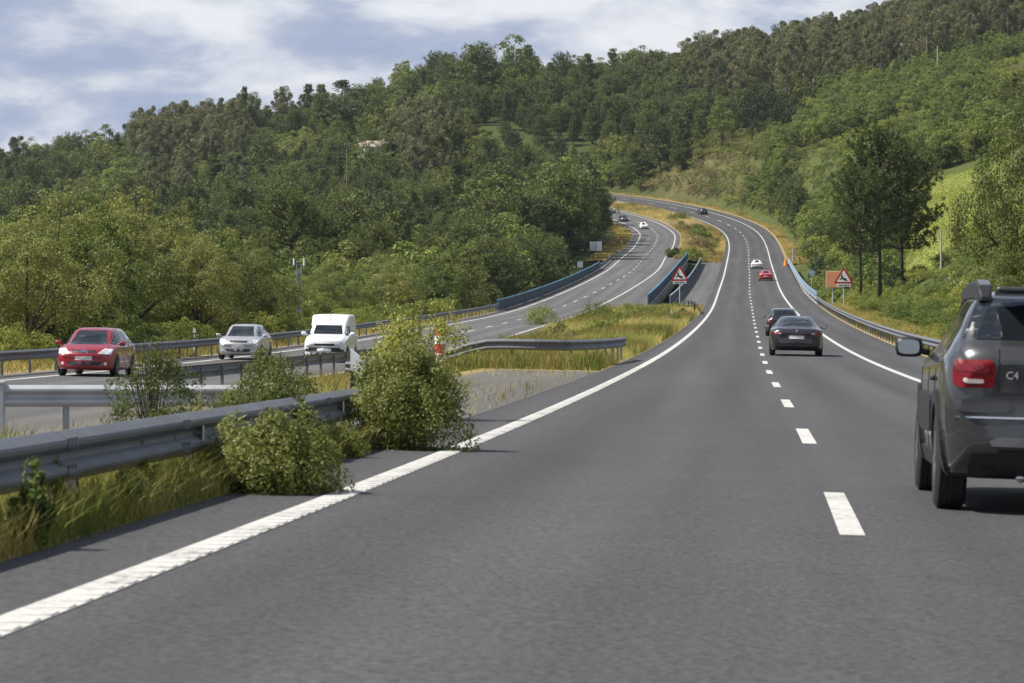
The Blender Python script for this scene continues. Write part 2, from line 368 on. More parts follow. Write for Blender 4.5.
def hill_z(x, y):
    Y = np.clip(y, 60, 1500); u = np.clip(CXP + F * x / np.maximum(Y, 60), -900, 1800)
    fu = (u + 900) / 20; iu = np.clip(fu.astype(int), 0, len(_fineU) - 2); tu = fu - iu
    iy = np.clip(np.searchsorted(_fineY, Y) - 1, 0, len(_fineY) - 2); ty = (Y - _fineY[iy]) / (_fineY[iy + 1] - _fineY[iy])
    a = _tzu[iu, iy] * (1 - tu) + _tzu[iu + 1, iy] * tu; b = _tzu[iu, iy + 1] * (1 - tu) + _tzu[iu + 1, iy + 1] * tu
    z = a * (1 - ty) + b * ty
    z = z + 0.6 * np.sin(x * 0.045 + 1.3) * np.sin(y * 0.038) + 0.35 * np.sin(x * 0.11) * np.cos(y * 0.09 + 0.5)
    return z
_nk = np.arange(0, len(SG), 3)
def st_of(x, y):
    """nearest arc length and lateral offset"""
    shp = np.shape(x); x = np.ravel(x); y = np.ravel(y); S = np.empty(len(x)); T = np.empty(len(x))
    for a in range(0, len(x), 4000):
        xx = x[a:a + 4000, None]; yy = y[a:a + 4000, None]
        i = _nk[((_x[_nk] - xx) ** 2 + (_y[_nk] - yy) ** 2).argmin(1)]
        dx = xx[:, 0] - _x[i]; dy = yy[:, 0] - _y[i]; th = _th[i]
        S[a:a + 4000] = SG[i] + dx * np.sin(th) + dy * np.cos(th); T[a:a + 4000] = dx * np.cos(th) - dy * np.sin(th)
    return S.reshape(shp), T.reshape(shp)
def ground_z(x, y):
    x = np.asarray(x, float); y = np.asarray(y, float)
    s, t = st_of(x, y); se = np.interp(s, SG, _sep)
    tl = -se - 8.0; tr = 8.2
    tc = np.clip(t, tl, tr)
    zc = G(np.clip(s, -40, 1000), tc)[..., 2]
    br = ss(B0 - 4, B0 + 12, s) * (1 - ss(B1 - 12, B1 + 4, s))
    zin = zc - 0.45 - 7.0 * br
    d = np.where(t < tl, tl - t, np.where(t > tr, t - tr, 0))
    w = ss(0, 1, d / np.where(t > 0, 14.0, 16.0))
    far = ss(985, 1020, s)
    w = np.maximum(w, far)
    return zin * (1 - w) + hill_z(x, y) * w

gx = np.concatenate([[-4000, -2200, -1300, -800, -600], np.arange(-480, 481, 5.0), [600, 800, 1300, 2200, 4000]])
gy = np.concatenate([[-900, -400, -150], np.arange(-60, 1301, 5.0), [1350, 1420, 1500, 1700, 2200, 3500, 6000]])
GX, GY = np.meshgrid(gx, gy, indexing='ij')
GZ = ground_z(GX, GY)
nx, ny = GX.shape
ii = np.arange(nx - 1)[:, None]; jj = np.arange(ny - 1)[None]
a_ = ii * ny + jj
me = np_mesh('ground', np.stack([GX, GY, GZ], -1).reshape(-1, 3), np.stack([a_, a_ + ny, a_ + ny + 1, a_ + 1], -1).reshape(-1, 4), smooth=True)
GU = CXP + F * GX / np.maximum(GY, 30)
def blob(u0, u1, y0, y1, su=25, sy=40):
    return ss(u0 - su, u0 + su, GU) * (1 - ss(u1 - su, u1 + su, GU)) * ss(y0 - sy, y0 + sy, GY) * (1 - ss(y1 - sy, y1 + sy, GY))
tint = np.zeros((nx, ny, 4)); tint[..., 3] = 1
base = np.array([0.045, 0.055, 0.018])
tint[..., :3] = base
def lay(mask, col):
    tint[..., :3] = tint[..., :3] * (1 - mask[..., None]) + np.array(col) * mask[..., None]
def in_field(u, y): return (u > 905) & (u < 1010) & (y > 338) & (y < 560)
lay(blob(700, 1100, 300, 1000, 30, 60), (0.07, 0.085, 0.024))         # open grassy slope
lay(blob(660, 760, 850, 990, 20, 30), (0.12, 0.10, 0.045))             # brown scrub above the bend
lay(blob(905, 1040, 340, 560, 8, 6), (0.24, 0.26, 0.058))            # mown meadow
lay(blob(165, 215, 690, 800, 10, 20), (0.22, 0.19, 0.12))             # clearing
ca = me.color_attributes.new('tint', 'FLOAT_COLOR', 'POINT'); ca.data.foreach_set('color', tint.astype(np.float32).ravel())
ground = mesh_obj('ground', me, M['terrain']); ground['kind'] = 'structure'

# ------------------------------------------------------------------ roadway
Sall = np.arange(-38, SEND, 3.0)
TLn = -4.4                                       # left edge of the near carriageway's asphalt
near_road = ribbon_mesh('road', Sall, [TLn, -3.6, -1.8, 0, 1.8, 3.6, 6.15], [0] * 7, M['asphalt'])
far_road = ribbon_mesh('road', Sall, [lambda s: -np.interp(s, SG, _sep) - 5.2, lambda s: -np.interp(s, SG, _sep) - 3.6, lambda s: -np.interp(s, SG, _sep), lambda s: -np.interp(s, SG, _sep) + 3.6, lambda s: -np.interp(s, SG, _sep) + 4.7], [0] * 5, M['asphalt_old'])
sepf = lambda k: (lambda s: -np.interp(s, SG, _sep) + k)
Sb = np.arange(B0 - 14, B1 + 14, 3.0)
ribbon_mesh('paved_shoulder', Sb, [-7.9, -6, TLn], [0] * 3, M['asphalt_old'])
ribbon_mesh('paved_shoulder', Sb, [sepf(4.7), -9.8], [0] * 2, M['asphalt_old'])
# deck edges of the viaduct: thin slabs hanging below the two roads
def deck(t0, t1):
    s = np.arange(B0 - 6, B1 + 6, 4.0)
    o = ribbon_mesh('bridge_deck', s, [t0, t0, t1, t1], [-0.02, -1.1, -1.1, -0.02], M['concrete'])
    return o
deck(-7.92, 6.6); deck(sepf(-5.6), -9.78)
# the paved opening in the median
ribbon_mesh('median_crossing', np.arange(27, 88, 1.5), [sepf(3.3), -11, -9, -7, TLn], [0.004] * 5, M['concrete_pave'])
def mbump(s, k): return lambda q: 0.03 + 0.10 * np.sin(q * 0.13 + k) * np.sin(q * 0.041 + 2 * k)
def verge(s0, s1, ts, hs):
    return ribbon_mesh('verge', np.arange(s0, s1, 2.0), ts, hs, M['verge'])
for s0, s1 in ((-38, 28), (87, B0 - 12), (B1 + 12, SEND)):
    verge(s0, s1, [sepf(4.7), sepf(6.2), -9, -6.2, TLn], [0.0, mbump(0, 1), mbump(0, 2.2), mbump(0, 3.1), 0.0])
for s0, s1 in ((-38, B0 - 4), (B1 + 6, SEND)):
    verge(s0, s1, [6.15, 7.2, 8.6, 10.5], [0.0, 0.05, 0.05, -0.75])
    verge(s0, s1, [sepf(-9.5), sepf(-8), sepf(-6.4), sepf(-5.2)], [-0.9, 0.0, 0.03, 0.0])

def line_ribbon(name, s, t, w, parent):
    tf = t if callable(t) else (lambda q, t=t: np.full(len(q), t))
    return ribbon_mesh(name, s, [lambda q: tf(q) - w / 2, lambda q: tf(q) + w / 2], [0.005, 0.005], M['line'], parent)
s_ = np.arange(-38, SEND, 2.0)
el = line_ribbon('edge_line', s_, -W, 0.21, near_road)
line_ribbon('edge_line', s_, W, 0.2, near_road)
line_ribbon('edge_line', s_, sepf(-W), 0.2, far_road); line_ribbon('edge_line', np.arange(90, SEND, 2.0), sepf(W), 0.2, far_road)
def dashes(s0, tf, parent, length=5.6, w=0.16):
    V = []; Fc = []
    k = s0 - 17 * 3
    while k < SEND - 10:
        ss_ = np.linspace(k - length / 2, k + length / 2, 4)
        P0 = G(ss_, tf(ss_) - w / 2, 0.005); P1 = G(ss_, tf(ss_) + w / 2, 0.005)
        b = len(V); V += list(P0) + list(P1)
        for i in range(3): Fc.append((b + i, b + i + 1, b + 5 + i, b + 4 + i))
        k += 17.0
    me = np_mesh('lane_line', np.array(V), np.array(Fc)); return mesh_obj('lane_line', me, M['line'], parent)
dashes(24.07, lambda q: np.zeros(len(q)), near_road)
dashes(30.0, sepf(0), far_road)
# raised bars of the rumble line on the nearest stretch
mb = MB()
for k in np.arange(-4, 95, 0.36):
    p = G(k, -W, 0.0062); mb.box(p, (0.19, 0.17, 0.004), -heading(k), 0)
mb.build('rumble_bar', M['line'], el)

# band in a browner asphalt tone across the near road, past the viaduct
ribbon_mesh('road_band', np.arange(562, 588, 2.0), [-3.45, 0, 3.45], [0.003] * 3, M['shoulder'])
# ------------------------------------------------------------------ guardrails, parapets, signs, posts
def upx(u, Y): return (u - CXP) / F * Y
def wprofile():
    # (depth, height) of a W-beam section, road side positive
    f = [(0.0, -0.155), (0.012, -0.148), (0.075, -0.105), (0.081, -0.085), (0.075, -0.062), (0.02, -0.02), (0.016, 0.0),
         (0.02, 0.02), (0.075, 0.062), (0.081, 0.085), (0.075, 0.105), (0.012, 0.148), (0.0, 0.155)]
    b = [(d - 0.006, h) for d, h in reversed(f)]
    return f + b
def sweep_beam(pts, side, prof):
    """pts: list of Vectors along the rail; side=+1: profile bulges to the right of the walking direction"""
    V = []; n = len(prof); Fc = []
    for i, p in enumerate(pts):
        d = (pts[min(i + 1, len(pts) - 1)] - pts[max(i - 1, 0)]); d.z = 0; d.normalize()
        r = Vector((d.y, -d.x, 0)) * side
        for a, h in prof: V.append(p + r * a + Vector((0, 0, h)))
    for i in range(len(pts) - 1):
        for k in range(n): Fc.append((i * n + k, i * n + (k + 1) % n, (i + 1) * n + (k + 1) % n, (i + 1) * n + k))
    m = MB(); m.add(V, Fc); m.f.append(tuple(range(n))); m.f.append(tuple((len(pts) - 1) * n + k for k in range(n)))
    return m
def guardrail(path, side, label, height=0.72, step=4.0, mat='galv', group=None, post_h=None, postmat='galv', reflect=False, splice=0):
    """path: list of (s,t) or explicit ground points"""
    pts = [Vector(G(*q)) if len(q) == 2 else Vector(q) for q in path]
    root = empty('guardrail', pts[0]); tag(root, label, 'guardrail', group)
    beam = [p + Vector((0, 0, height - 0.155)) - root.location for p in pts]
    sweep_beam(beam, side, wprofile()).build('beam', M[mat], root)
    # posts at even spacing
    L = [0.0]
    for a, b in zip(pts, pts[1:]): L.append(L[-1] + (b - a).length)
    n = max(2, int(L[-1] / step)); n = min(n, 98)
    for k in range(n):
        d = (k + 0.4) * L[-1] / n
        i = max(j for j in range(len(L)) if L[j] <= d); i = min(i, len(pts) - 2)
        f = (d - L[i]) / (L[i + 1] - L[i]); p = pts[i].lerp(pts[i + 1], f); dr = (pts[i + 1] - pts[i]).normalized()
        r = Vector((dr.y, -dr.x, 0)) * side; an = math.atan2(dr.y, dr.x) - math.pi / 2
        m = MB(); hh = height - 0.05
        c = p - r * 0.07 - root.location
        m.box(c + Vector((0, 0, hh / 2 - 0.15)), (0.008, 0.10, hh + 0.3), an)
        m.box(c + r * 0.03 + Vector((0, 0, hh / 2 - 0.15)) + dr * 0.048, (0.06, 0.006, hh + 0.3), an)
        m.box(c + r * 0.03 + Vector((0, 0, hh / 2 - 0.15)) - dr * 0.048, (0.06, 0.006, hh + 0.3), an)
        m.build('post', M[postmat], root)
        if reflect and k % 2 == 0:
            MB().box(p + r * 0.05 + Vector((0, 0, height - 0.155)) - root.location, (0.012, 0.09, 0.11), an + 0.5).build('reflector', M['white'], root)
    d = 1.7
    while splice and d < L[-1] - 1:
        i = max(j for j in range(len(L)) if L[j] <= d); dr = (pts[i + 1] - pts[i]).normalized(); p = pts[i] + dr * (d - L[i]) - root.location + Vector((0, 0, height - 0.155))
        r = Vector((dr.y, -dr.x, 0)) * side
        sp = sweep_beam([p + r * .004, p + r * .004 + dr * .32], side, wprofile())
        for a in (.04, .14, .24):
            for h in (-.105, -.06, .06, .105): sp.box(p + dr * a + r * .078 + Vector((0, 0, h)), (.02, .03, .03), math.atan2(dr.y, dr.x) + math.pi / 2, .006)
        sp.build('splice_plate', M[mat], root); d += splice
    return root
def along(s0, s1, t, step=4.0):
    return [(s, t(s) if callable(t) else t) for s in np.linspace(s0, s1, max(2, int((s1 - s0) / step) + 1))]
# nearest rail on the left: ends flared inside the shrub
pa = along(6, 34, -4.72, 2.0) + [(35.0, -4.73), (35.7, -4.80)]
guardrail(pa, 1, 'grey steel guardrail beside the white rumble line in the near left corner', height=0.57, step=4.0, reflect=True, splice=4.0)
# rail closing the median ahead, a long nose with a curved end
cross = [(64, lambda: 0)]
pts = [(63, -15.6 + 3.2), (75, -12.3), (88, -12.3), (93, -12.1)]
pts = [(76, -13.7), (84, -13.6), (94, -13.5), (106, -13.4), (122, -13.3)]
guardrail(pts, -1, 'low steel guardrail running out from under the white van across the median', height=0.84, step=3.0, group=None)
nose = [(95.5, -11.9), (95.0, -10.5), (94.5, -9.0), (94.2, -7.5), (94.2, -6.3), (95.0, -5.5), (98.5, -5.0), (104, -4.6), (109, -4.5)]
def smooth_path(q, n=24):
    q = np.array(q, float); t = np.arange(len(q)); tt = np.linspace(0, len(q) - 1, n)
    o = []
    for v in tt:
        i = min(int(v), len(q) - 2); f = v - i
        p0, p1, p2, p3 = q[max(i - 1, 0)], q[i], q[i + 1], q[min(i + 2, len(q) - 1)]
        o.append(tuple(0.5 * ((2 * p1) + (-p0 + p2) * f + (2 * p0 - 5 * p1 + 4 * p2 - p3) * f * f + (-p0 + 3 * p1 - 3 * p2 + p3) * f ** 3)))
    return o
guardrail(smooth_path(nose), 1, 'steel guardrail closing the grassy median nose behind the red and white bollard', height=0.74, step=2.0)
# outer rail of the left carriageway, then after the viaduct
guardrail(along(60, B0 - 6, sepf1 := (lambda s: -sep(s) - 5.0)), 1, 'long steel guardrail behind the oncoming cars along the left carriageway', height=0.74, step=4.0)
guardrail(along(492, 590, lambda s: -sep(s) - 5.0), 1, 'short dark guardrail beyond the blue parapet by the grey sign', height=0.74, step=4.0)
# right hand rail
guardrail(along(96, B0 + 4, 6.25), -1, 'galvanised guardrail along the right shoulder below the deer sign', height=0.72, step=3.5)
# stub in the median before the viaduct
guardrail([(278, -4.75), (282, -4.75), (288, -4.8), (294, -5.3), (298, -6.2)], 1, 'short black and grey guardrail stub at the edge of the median before the bridge', height=0.9, step=2.0, mat='galv', postmat='black')

def parapet(s0, s1, t, side, label, panel, top, height=1.15, step=4.0, group=None, solid=True):
    ss_ = np.linspace(s0, s1, max(2, int((s1 - s0) / step) + 1))
    P = [Vector(G(s, t(s) if callable(t) else t)) for s in ss_]
    root = empty('bridge_parapet', P[0]); tag(root, label, 'parapet', group)
    base = [p - P[0] for p in P]
    if solid:
        pr = [(0.03, 0.08), (0.045, height * 0.45), (0.03, height - 0.06), (-0.03, height - 0.06), (-0.03, 0.08)]
        sweep_beam(base, side, pr).build('panel', M[panel], root)
    else:
        for h in (0.45, 0.85):
            sweep_beam([b + Vector((0, 0, h)) for b in base], side, wprofile()).build('rail', M[panel], root)
    pr = [(0.07, height - 0.05), (0.07, height + 0.06), (-0.07, height + 0.06), (-0.07, height - 0.05)]
    sweep_beam(base, side, pr).build('top_rail', M[top], root)
    for p, s in list(zip(base, ss_))[::3]:
        MB().box(p + Vector((0, 0, height / 2)), (0.1, 0.14, height), -heading(s)).build('post', M[top], root)
    return root
parapet(B0 - 6, 492, lambda s: -sep(s) - 5.05, 1, 'long blue steel parapet along the outer edge of the left carriageway', 'bluesteel', 'blueedge', 1.02)
parapet(B0 + 6, B1 + 8, -9.95, -1, 'blue steel parapet left of the gap between the two bridge decks', 'bluesteel', 'blueedge', 1.15)
parapet(B0 + 2, B1 + 4, -7.75, 1, 'blue steel parapet right of the gap between the two bridge decks', 'bluesteel', 'palerail', 0.98)
parapet(B0 + 6, B1, 6.3, -1, 'pale blue rail parapet along the right edge of the bridge', 'palerail', 'palerail', 1.0, solid=False)

def round_tri(side, r, n=5, up=True):
    h = side * math.sqrt(3) / 2; c = [(-side / 2, 0), (side / 2, 0), (0, h)]; out = []
    cx, cz = 0, h / 3
    for k, (x, z) in enumerate(c):
        d = math.hypot(x - cx, z - cz); ux, uz = (cx - x) / d, (cz - z) / d
        ox, oz = x + ux * 2 * r, z + uz * 2 * r
        a0 = math.atan2(-uz, -ux)
        for i in range(n + 1):
            a = a0 - R(60) + R(120) * i / n; out.append((ox + r * math.cos(a), oz + r * math.sin(a)))
    return out
DEER = [(-.36, .20), (-.28, .16), (-.18, .20), (-.08, .22), (-.02, .14), (.10, .07), (.22, .08), (.34, .02), (.37, .05), (.26, .13),
        (.22, .17), (.26, .22), (.20, .27), (.08, .30), (-.04, .36), (-.10, .44), (-.06, .50), (-.13, .52), (-.12, .60), (-.06, .66), (-.10, .67), (-.16, .61),
        (-.16, .67), (-.20, .66), (-.18, .56), (-.20, .52), (-.28, .49), (-.28, .45), (-.20, .43), (-.20, .36), (-.22, .28), (-.30, .24), (-.38, .26)]
def deer_sign(s, t, label, top, side=1.7):
    g = Vector(G(s, t)); root = empty('warning_sign', g, -heading(s)); tag(root, label, 'road sign', 'triangular deer warning signs')
    h = side * math.sqrt(3) / 2; zb = top - h
    MB().tube([(0, 0.05, -0.3), (0, 0.05, top - 0.25)], 0.05, 10).build('post', M['signgrey'], root)
    pl = MB(); pl.prism([(x, zb + z) for x, z in round_tri(side, 0.06)], 0.03); tri = pl.build('triangle_plate', M['signred'], root)
    k = 0.70; ins = MB(); ins.prism([(x * k, zb + h / 3 + (z - h / 3) * k) for x, z in round_tri(side, 0.05)], 0.006, Matrix.Translation((0, -0.008, 0))); ins.build('white_field', M['white'], tri)
    dm = MB(); dm.prism([(x * side * 0.62, zb + 0.10 * side + z * side * 0.60) for x, z in DEER], 0.005, Matrix.Translation((0, -0.0145, 0))); dm.build('deer_symbol', M['black'], tri)
    sp = MB(); sp.box((0, 0.012, zb - 0.15), (1.22, 0.025, 0.24), 0, 0.008); sub = sp.build('distance_plate', M['white'], root)
    tx = MB()
    for x, w in ((-.42, .10), (-.28, .07), (-.15, .13), (0.03, .09), (.18, .12), (.33, .07), (.45, .08)):
        tx.box((x, -0.004, zb - 0.15), (w, 0.005, 0.11))
        tx.box((x + 0.01, -0.004, zb - 0.09), (w * 0.5, 0.004, 0.03))
    tx.build('lettering', M['black'], sub)
    return root
deer_sign(298, 7.95, 'red triangle deer warning sign above the right guardrail by the orange board', 3.7, 1.72)
deer_sign(312, -6.6, 'red triangle deer warning sign in the median before the blue parapets', 3.95, 1.66)
def board(name, s, t, w, h, z0, label, cat, face, posts, postmat='signgrey', border=None, yaw=0.0, back=None):
    g = Vector(G(s, t)); root = empty(name, g, -heading(s) + yaw); tag(root, label, cat)
    p = MB(); p.box((0, 0, z0 + h / 2), (w, 0.05, h), 0, 0.02); pp = p.build('panel', M[border or face], root)
    if border:
        q = MB(); q.box((0, -0.029, z0 + h / 2), (w - 0.14, 0.008, h - 0.14), 0, 0.003); q.build('face', M[face], pp)
    for x in posts: MB().tube([(x, 0.06, -0.6), (x, 0.06, z0 + h - 0.1)], 0.05, 8).build('post', M[postmat], root)
    return root
board('orange_sign', 308, 7.35, 1.45, 1.5, 1.75, 'orange square board with pale border behind the right deer sign', 'road sign', 'signorange', (-0.1,), 'signgrey', 'signcream')
gb = board('panel_sign', 548, -sep(548) - 7.4, 1.95, 1.5, 1.5, 'grey back of a wide two panel sign beyond the left blue parapet', 'road sign', 'signgrey', (-0.45, 0.45), 'black')
mbx = MB(); mbx.box((0, -0.03, 2.25), (0.05, 0.02, 1.5)); mbx.build('joint_strip', M['galv'], gb)
board('small_sign', 462, -sep(462) - 6.3, 0.75, 0.8, 1.0, 'small pale plate on a post behind the left blue parapet', 'road sign', 'signgrey', (0,))
def disc_sign(s, t, label):
    g = Vector(G(s, t)); root = empty('round_sign', g, -heading(s)); tag(root, label, 'road sign')
    d = MB(); d.prism([(0.36 * math.cos(a), 1.75 + 0.36 * math.sin(a)) for a in np.linspace(0, 2 * math.pi, 25)[:-1]], 0.03); d.build('disc', M['signblue'], root)
    MB().tube([(0, 0.06, -3), (0, 0.06, 2.0)], 0.04, 8).build('post', M['signgrey'], root)
disc_sign(412, 7.5, 'small pale blue round sign beyond the right bridge rail')
# orange marker where the right bridge rail begins again
g = Vector(G(536, 5.75)); root = empty('traffic_cone', g, -heading(536)); tag(root, 'orange marker cone at the far end of the right bridge rail', 'traffic cone')
MB().tube([(0, 0, 0.08), (0, 0, 1.1)], [0.38, 0.18], 14).build('body', M['coneorange'], root)
MB().box((0, 0, 0.04), (0.9, 0.9, 0.08), 0, 0.01).build('base', M['coneorange'], root)
# end wall of the viaduct on the right
mb = MB(); mb.box(Vector(G(560, 7.4, 0.9)), (0.5, 3.5, 2.6), -heading(560), 0.03); wl = mb.build('abutment_wall', M['concrete'])
tag(wl, 'stubby concrete abutment wall at the far right end of the bridge', 'wall')

def delineator(p, rz, label, kind='plain', h=1.05, group='white delineator posts along the roads'):
    root = empty('delineator_post', p, rz); tag(root, label, 'delineator', group)
    w = 0.12; mat = {'plain': 'white', 'black': 'white', 'yellow': 'yellow'}[kind]
    b = MB(); b.add([(-w / 2, -.05, -.3), (w / 2, -.05, -.3), (w / 2, .05, -.3), (-w / 2, .05, -.3), (-w / 2, -.05, h), (w / 2, -.05, h - .07), (w / 2, .05, h - .07), (-w / 2, .05, h)],
                    [(0, 1, 2, 3), (4, 5, 6, 7), (0, 1, 5, 4), (1, 2, 6, 5), (2, 3, 7, 6), (3, 0, 4, 7)]); b.build('body', M[mat], root)
    c = MB(); c.box((0, 0, h - 0.36), (w + 0.006, 0.106, 0.26)); band = c.build('black_band', M['black'] if kind != 'yellow' else M['white'], root)
    d = MB(); d.box((0, -0.056, h - 0.36), (0.06, 0.008, 0.16)); d.build('reflector', M['white'], band)
    return root
delineator(Vector(G(148, -sep(148) + 5.0)), 0, 'white post standing in the grass right of the red and white bollard', 'plain', 1.25)
delineator(Vector(G(143, -sep(143) - 6.0)), 0, 'white post behind the guardrail between the red and silver cars', 'plain', 1.15)
delineator(Vector(G(248, -sep(248) - 5.9)), 0, 'white post behind the left guardrail above the round shrub', 'plain', 1.15)
delineator(Vector(G(226, -5.5)), 0, 'white post with black band in the dry grass below the median deer sign', 'black', 0.95)
delineator(Vector(G(636, -sep(636) - 5.9)), 0, 'yellow post beside the shaded bend of the left carriageway', 'yellow', 1.5, 'yellow posts at the far bend')
delineator(Vector(G(672, -sep(672) - 5.9)), 0, 'yellow post just below the tree shadow on the far left bend', 'yellow', 1.5, 'yellow posts at the far bend')
delineator(Vector(G(774, -sep(774) + 5.2)), 0, 'yellow post in the golden median beside the far white car', 'yellow', 1.2, 'yellow posts at the far bend')
delineator(Vector(G(700, -sep(700) + 5.2)), 0, 'yellow post lowest in the golden median', 'yellow', 1.2, 'yellow posts at the far bend')
# bigger hito beside the near shrub
p = Vector(G(36.3, -4.88, -.06)); root = empty('marker_post', p, -0.1); tag(root, 'white marker post with black band and round reflectors between the two near shrubs', 'marker post')
b = MB(); b.add([(-.07, -.05, -.2), (.07, -.05, -.2), (.07, .05, -.2), (-.07, .05, -.2), (-.07, -.05, 1.02), (.07, -.05, .90), (.07, .05, .90), (-.07, .05, 1.02)],
                [(0, 1, 2, 3), (4, 5, 6, 7), (0, 1, 5, 4), (1, 2, 6, 5), (2, 3, 7, 6), (3, 0, 4, 7)]); b.build('body', M['white'], root)
c = MB(); c.add([(-.073, -.054, .30), (.073, -.054, .30), (.073, .054, .30), (-.073, .054, .30), (-.073, -.054, .80), (.073, -.054, .68), (.073, .054, .68), (-.073, .054, .80)],
                [(0, 1, 2, 3), (4, 5, 6, 7), (0, 1, 5, 4), (1, 2, 6, 5), (2, 3, 7, 6), (3, 0, 4, 7)]); bd = c.build('black_band', M['black'], root)
for z in (0.50,):
    MB().prism([(0.05 * math.cos(a) , z + 0.05 * math.sin(a)) for a in np.linspace(0, 6.283, 15)[:-1]], 0.012, Matrix.Translation((0.0, -0.064, 0))).build('reflector', M['plate'], bd)
# red and white bollard, and the fallen piece before the rail
def bollard(p, label, h, r, lean=0.0, bands=((.30, .46), (.64, .80))):
    root = empty('bollard', p); root.rotation_euler = (0, lean, 0); tag(root, label, 'bollard')
    prof = [(0, -.05), (r * 1.08, -.05), (r * 1.08, 0.04), (r, .06), (r, h * .93), (r * .9, h * .97), (r * .45, h), (r * .4, h + .06), (0, h + .06)]
    n = 20; V = [(q * math.cos(2 * math.pi * k / n), q * math.sin(2 * math.pi * k / n), z) for q, z in prof for k in range(n)]
    Fc = [(i * n + k, i * n + (k + 1) % n, (i + 1) * n + (k + 1) % n, (i + 1) * n + k) for i in range(len(prof) - 1) for k in range(n)]
    MB().add(V, Fc).build('body', M['bollardred'], root, True)
    for a, b in bands:
        q = r + 0.004; V = [(q * math.cos(2 * math.pi * k / n), q * math.sin(2 * math.pi * k / n), z) for z in (a * h, b * h) for k in range(n)]
        MB().add(V, [(k, (k + 1) % n, n + (k + 1) % n, n + k) for k in range(n)]).build('reflective_band', M['white'], root, True)
bollard(Vector(G(88.5, -8.62)), 'red and white striped bollard standing behind the big shrub', 1.32, 0.13)
# rail across the paved opening
q = [Vector((upx(u, Y), Y, (YH - 385) / F * Y - 0.74)) for u, Y in ((5, 48.0), (80, 48.2), (160, 48.4), (240, 48.6), (300, 49.0))]
cr = guardrail([tuple(v) for v in q], 1, 'pale steel guardrail across the paved median opening at the left', height=0.74, step=2.0, mat='galvlight', postmat='galvlight')
pz = q[0]; root = empty('barrier_post', pz + Vector((-0.06, 0, 0))); tag(root, 'short pale end post of the rail across the median opening', 'post')
MB().box((0, 0, 0.28), (0.11, 0.16, 0.95), 0, 0.02).build('body', M['galvlight'], root)
MB().box((0, 0, 0.77), (0.13, 0.18, 0.04), 0, 0.012).build('cap', M['galvlight'], root)

# ------------------------------------------------------------------ poles, house
def gz(x, y): return float(ground_z(np.array([x]), np.array([y]))[0])
def pole(u, vtop, Y, label, mat, rad, arm=True, name='utility_pole'):
    x = upx(u, Y); zt = (YH - vtop) / F * Y; zb = gz(x, Y)
    root = empty(name, (x, Y, zb)); tag(root, label, 'pole', 'poles among the trees')
    h = zt - zb
    MB().tube([(0, 0, -1), (0, 0, h)], [rad * 1.25, rad * 0.8], 8).build('shaft', M[mat], root)
    if arm:
        MB().box((0, 0, h - 0.45), (1.1, 0.1, 0.1), 0.4).build('cross_arm', M[mat], root)
        for xx in (-0.45, 0.0, 0.45): MB().tube([(xx * math.cos(.4), xx * math.sin(.4), h - 0.42), (xx * math.cos(.4), xx * math.sin(.4), h - 0.1)], 0.06, 6).build('insulator', M['white'], root)
    return root
pole(116.5, 192, 640, 'thin dark pole above the olive trees on the left', 'wood', 0.16, False)
pole(347, 143, 760, 'bare wooden pole below the house on the hillside', 'wood', 0.16)
pole(937, 46, 900, 'pale pole high on the right hillside under the eucalyptus', 'concrete', 0.2, False)
pole(941, 230, 300, 'short pale post at the corner of the mown meadow', 'concrete', 0.09, False, 'field_post')
# lattice concrete pole behind the left guardrail
x, Y = upx(299, 200), 200.0; zt = (YH - 264) / F * Y; zb = gz(x, Y); h = zt - zb
root = empty('lattice_pole', (x, Y, zb)); tag(root, 'pale openwork power pole behind the white van', 'pole')
for sx in (-1, 1):
    m_ = MB(); m_.add(*(lambda q: (q.v, q.f))(MB().box((sx * 0.13, 0, h / 2 - 0.3), (0.06, 0.22, h + 0.6)))); m_.build('rail', M['galvlight'], root)
m_ = MB()
for k in range(int(h / 0.55)): m_.box((0, 0, 0.3 + k * 0.55), (0.22, 0.16, 0.2))
m_.build('web', M['galvlight'], root)
MB().box((0.0, 0, h - 0.1), (0.7, 0.1, 0.1), 0.2).build('cross_arm', M['galv'], root)
for xx in (-.3, .3): MB().tube([(xx, 0.0, h - .1), (xx, 0, h + .35)], [0.07, 0.05], 6).build('insulator', M['white'], root)

def house(u, v, Y, w, d, h, label, rz=0.3):
    x = upx(u, Y); zt = (YH - v) / F * Y
    zb = min(gz(x, Y), zt - h - 1.6)
    root = empty('house', (x, Y, zb), rz); tag(root, label, 'house')
    hh = zt - 1.6 - zb
    MB().box((0, 0, hh / 2), (w, d, hh)).build('wall', M['roofwhite'], root)
    rf = MB(); rf.add([(-w / 2 - .4, -d / 2 - .4, hh), (w / 2 + .4, -d / 2 - .4, hh), (w / 2 + .4, d / 2 + .4, hh), (-w / 2 - .4, d / 2 + .4, hh), (-w / 2 - .4, 0, hh + 1.6), (w / 2 + .4, 0, hh + 1.6)],
                      [(0, 1, 5, 4), (2, 3, 4, 5), (0, 4, 3), (1, 2, 5), (0, 3, 2, 1)]); r_ = rf.build('roof', M['rooftile'], root)
    MB().box((w * .28, 0.6, hh + 1.5), (0.6, 0.6, 1.4)).build('chimney', M['roofwhite'], r_)
    for xx in (-w * .28, w * .2):
        wd = MB(); wd.box((xx, -d / 2 - 0.01, hh - 1.5), (1.1, 0.06, 1.2)); wd.build('window', M['carglass'], root)
    return root
house(377, 141, 840, 8.0, 6.5, 3.2, 'small house with a pale tiled roof among the trees on the left hill')
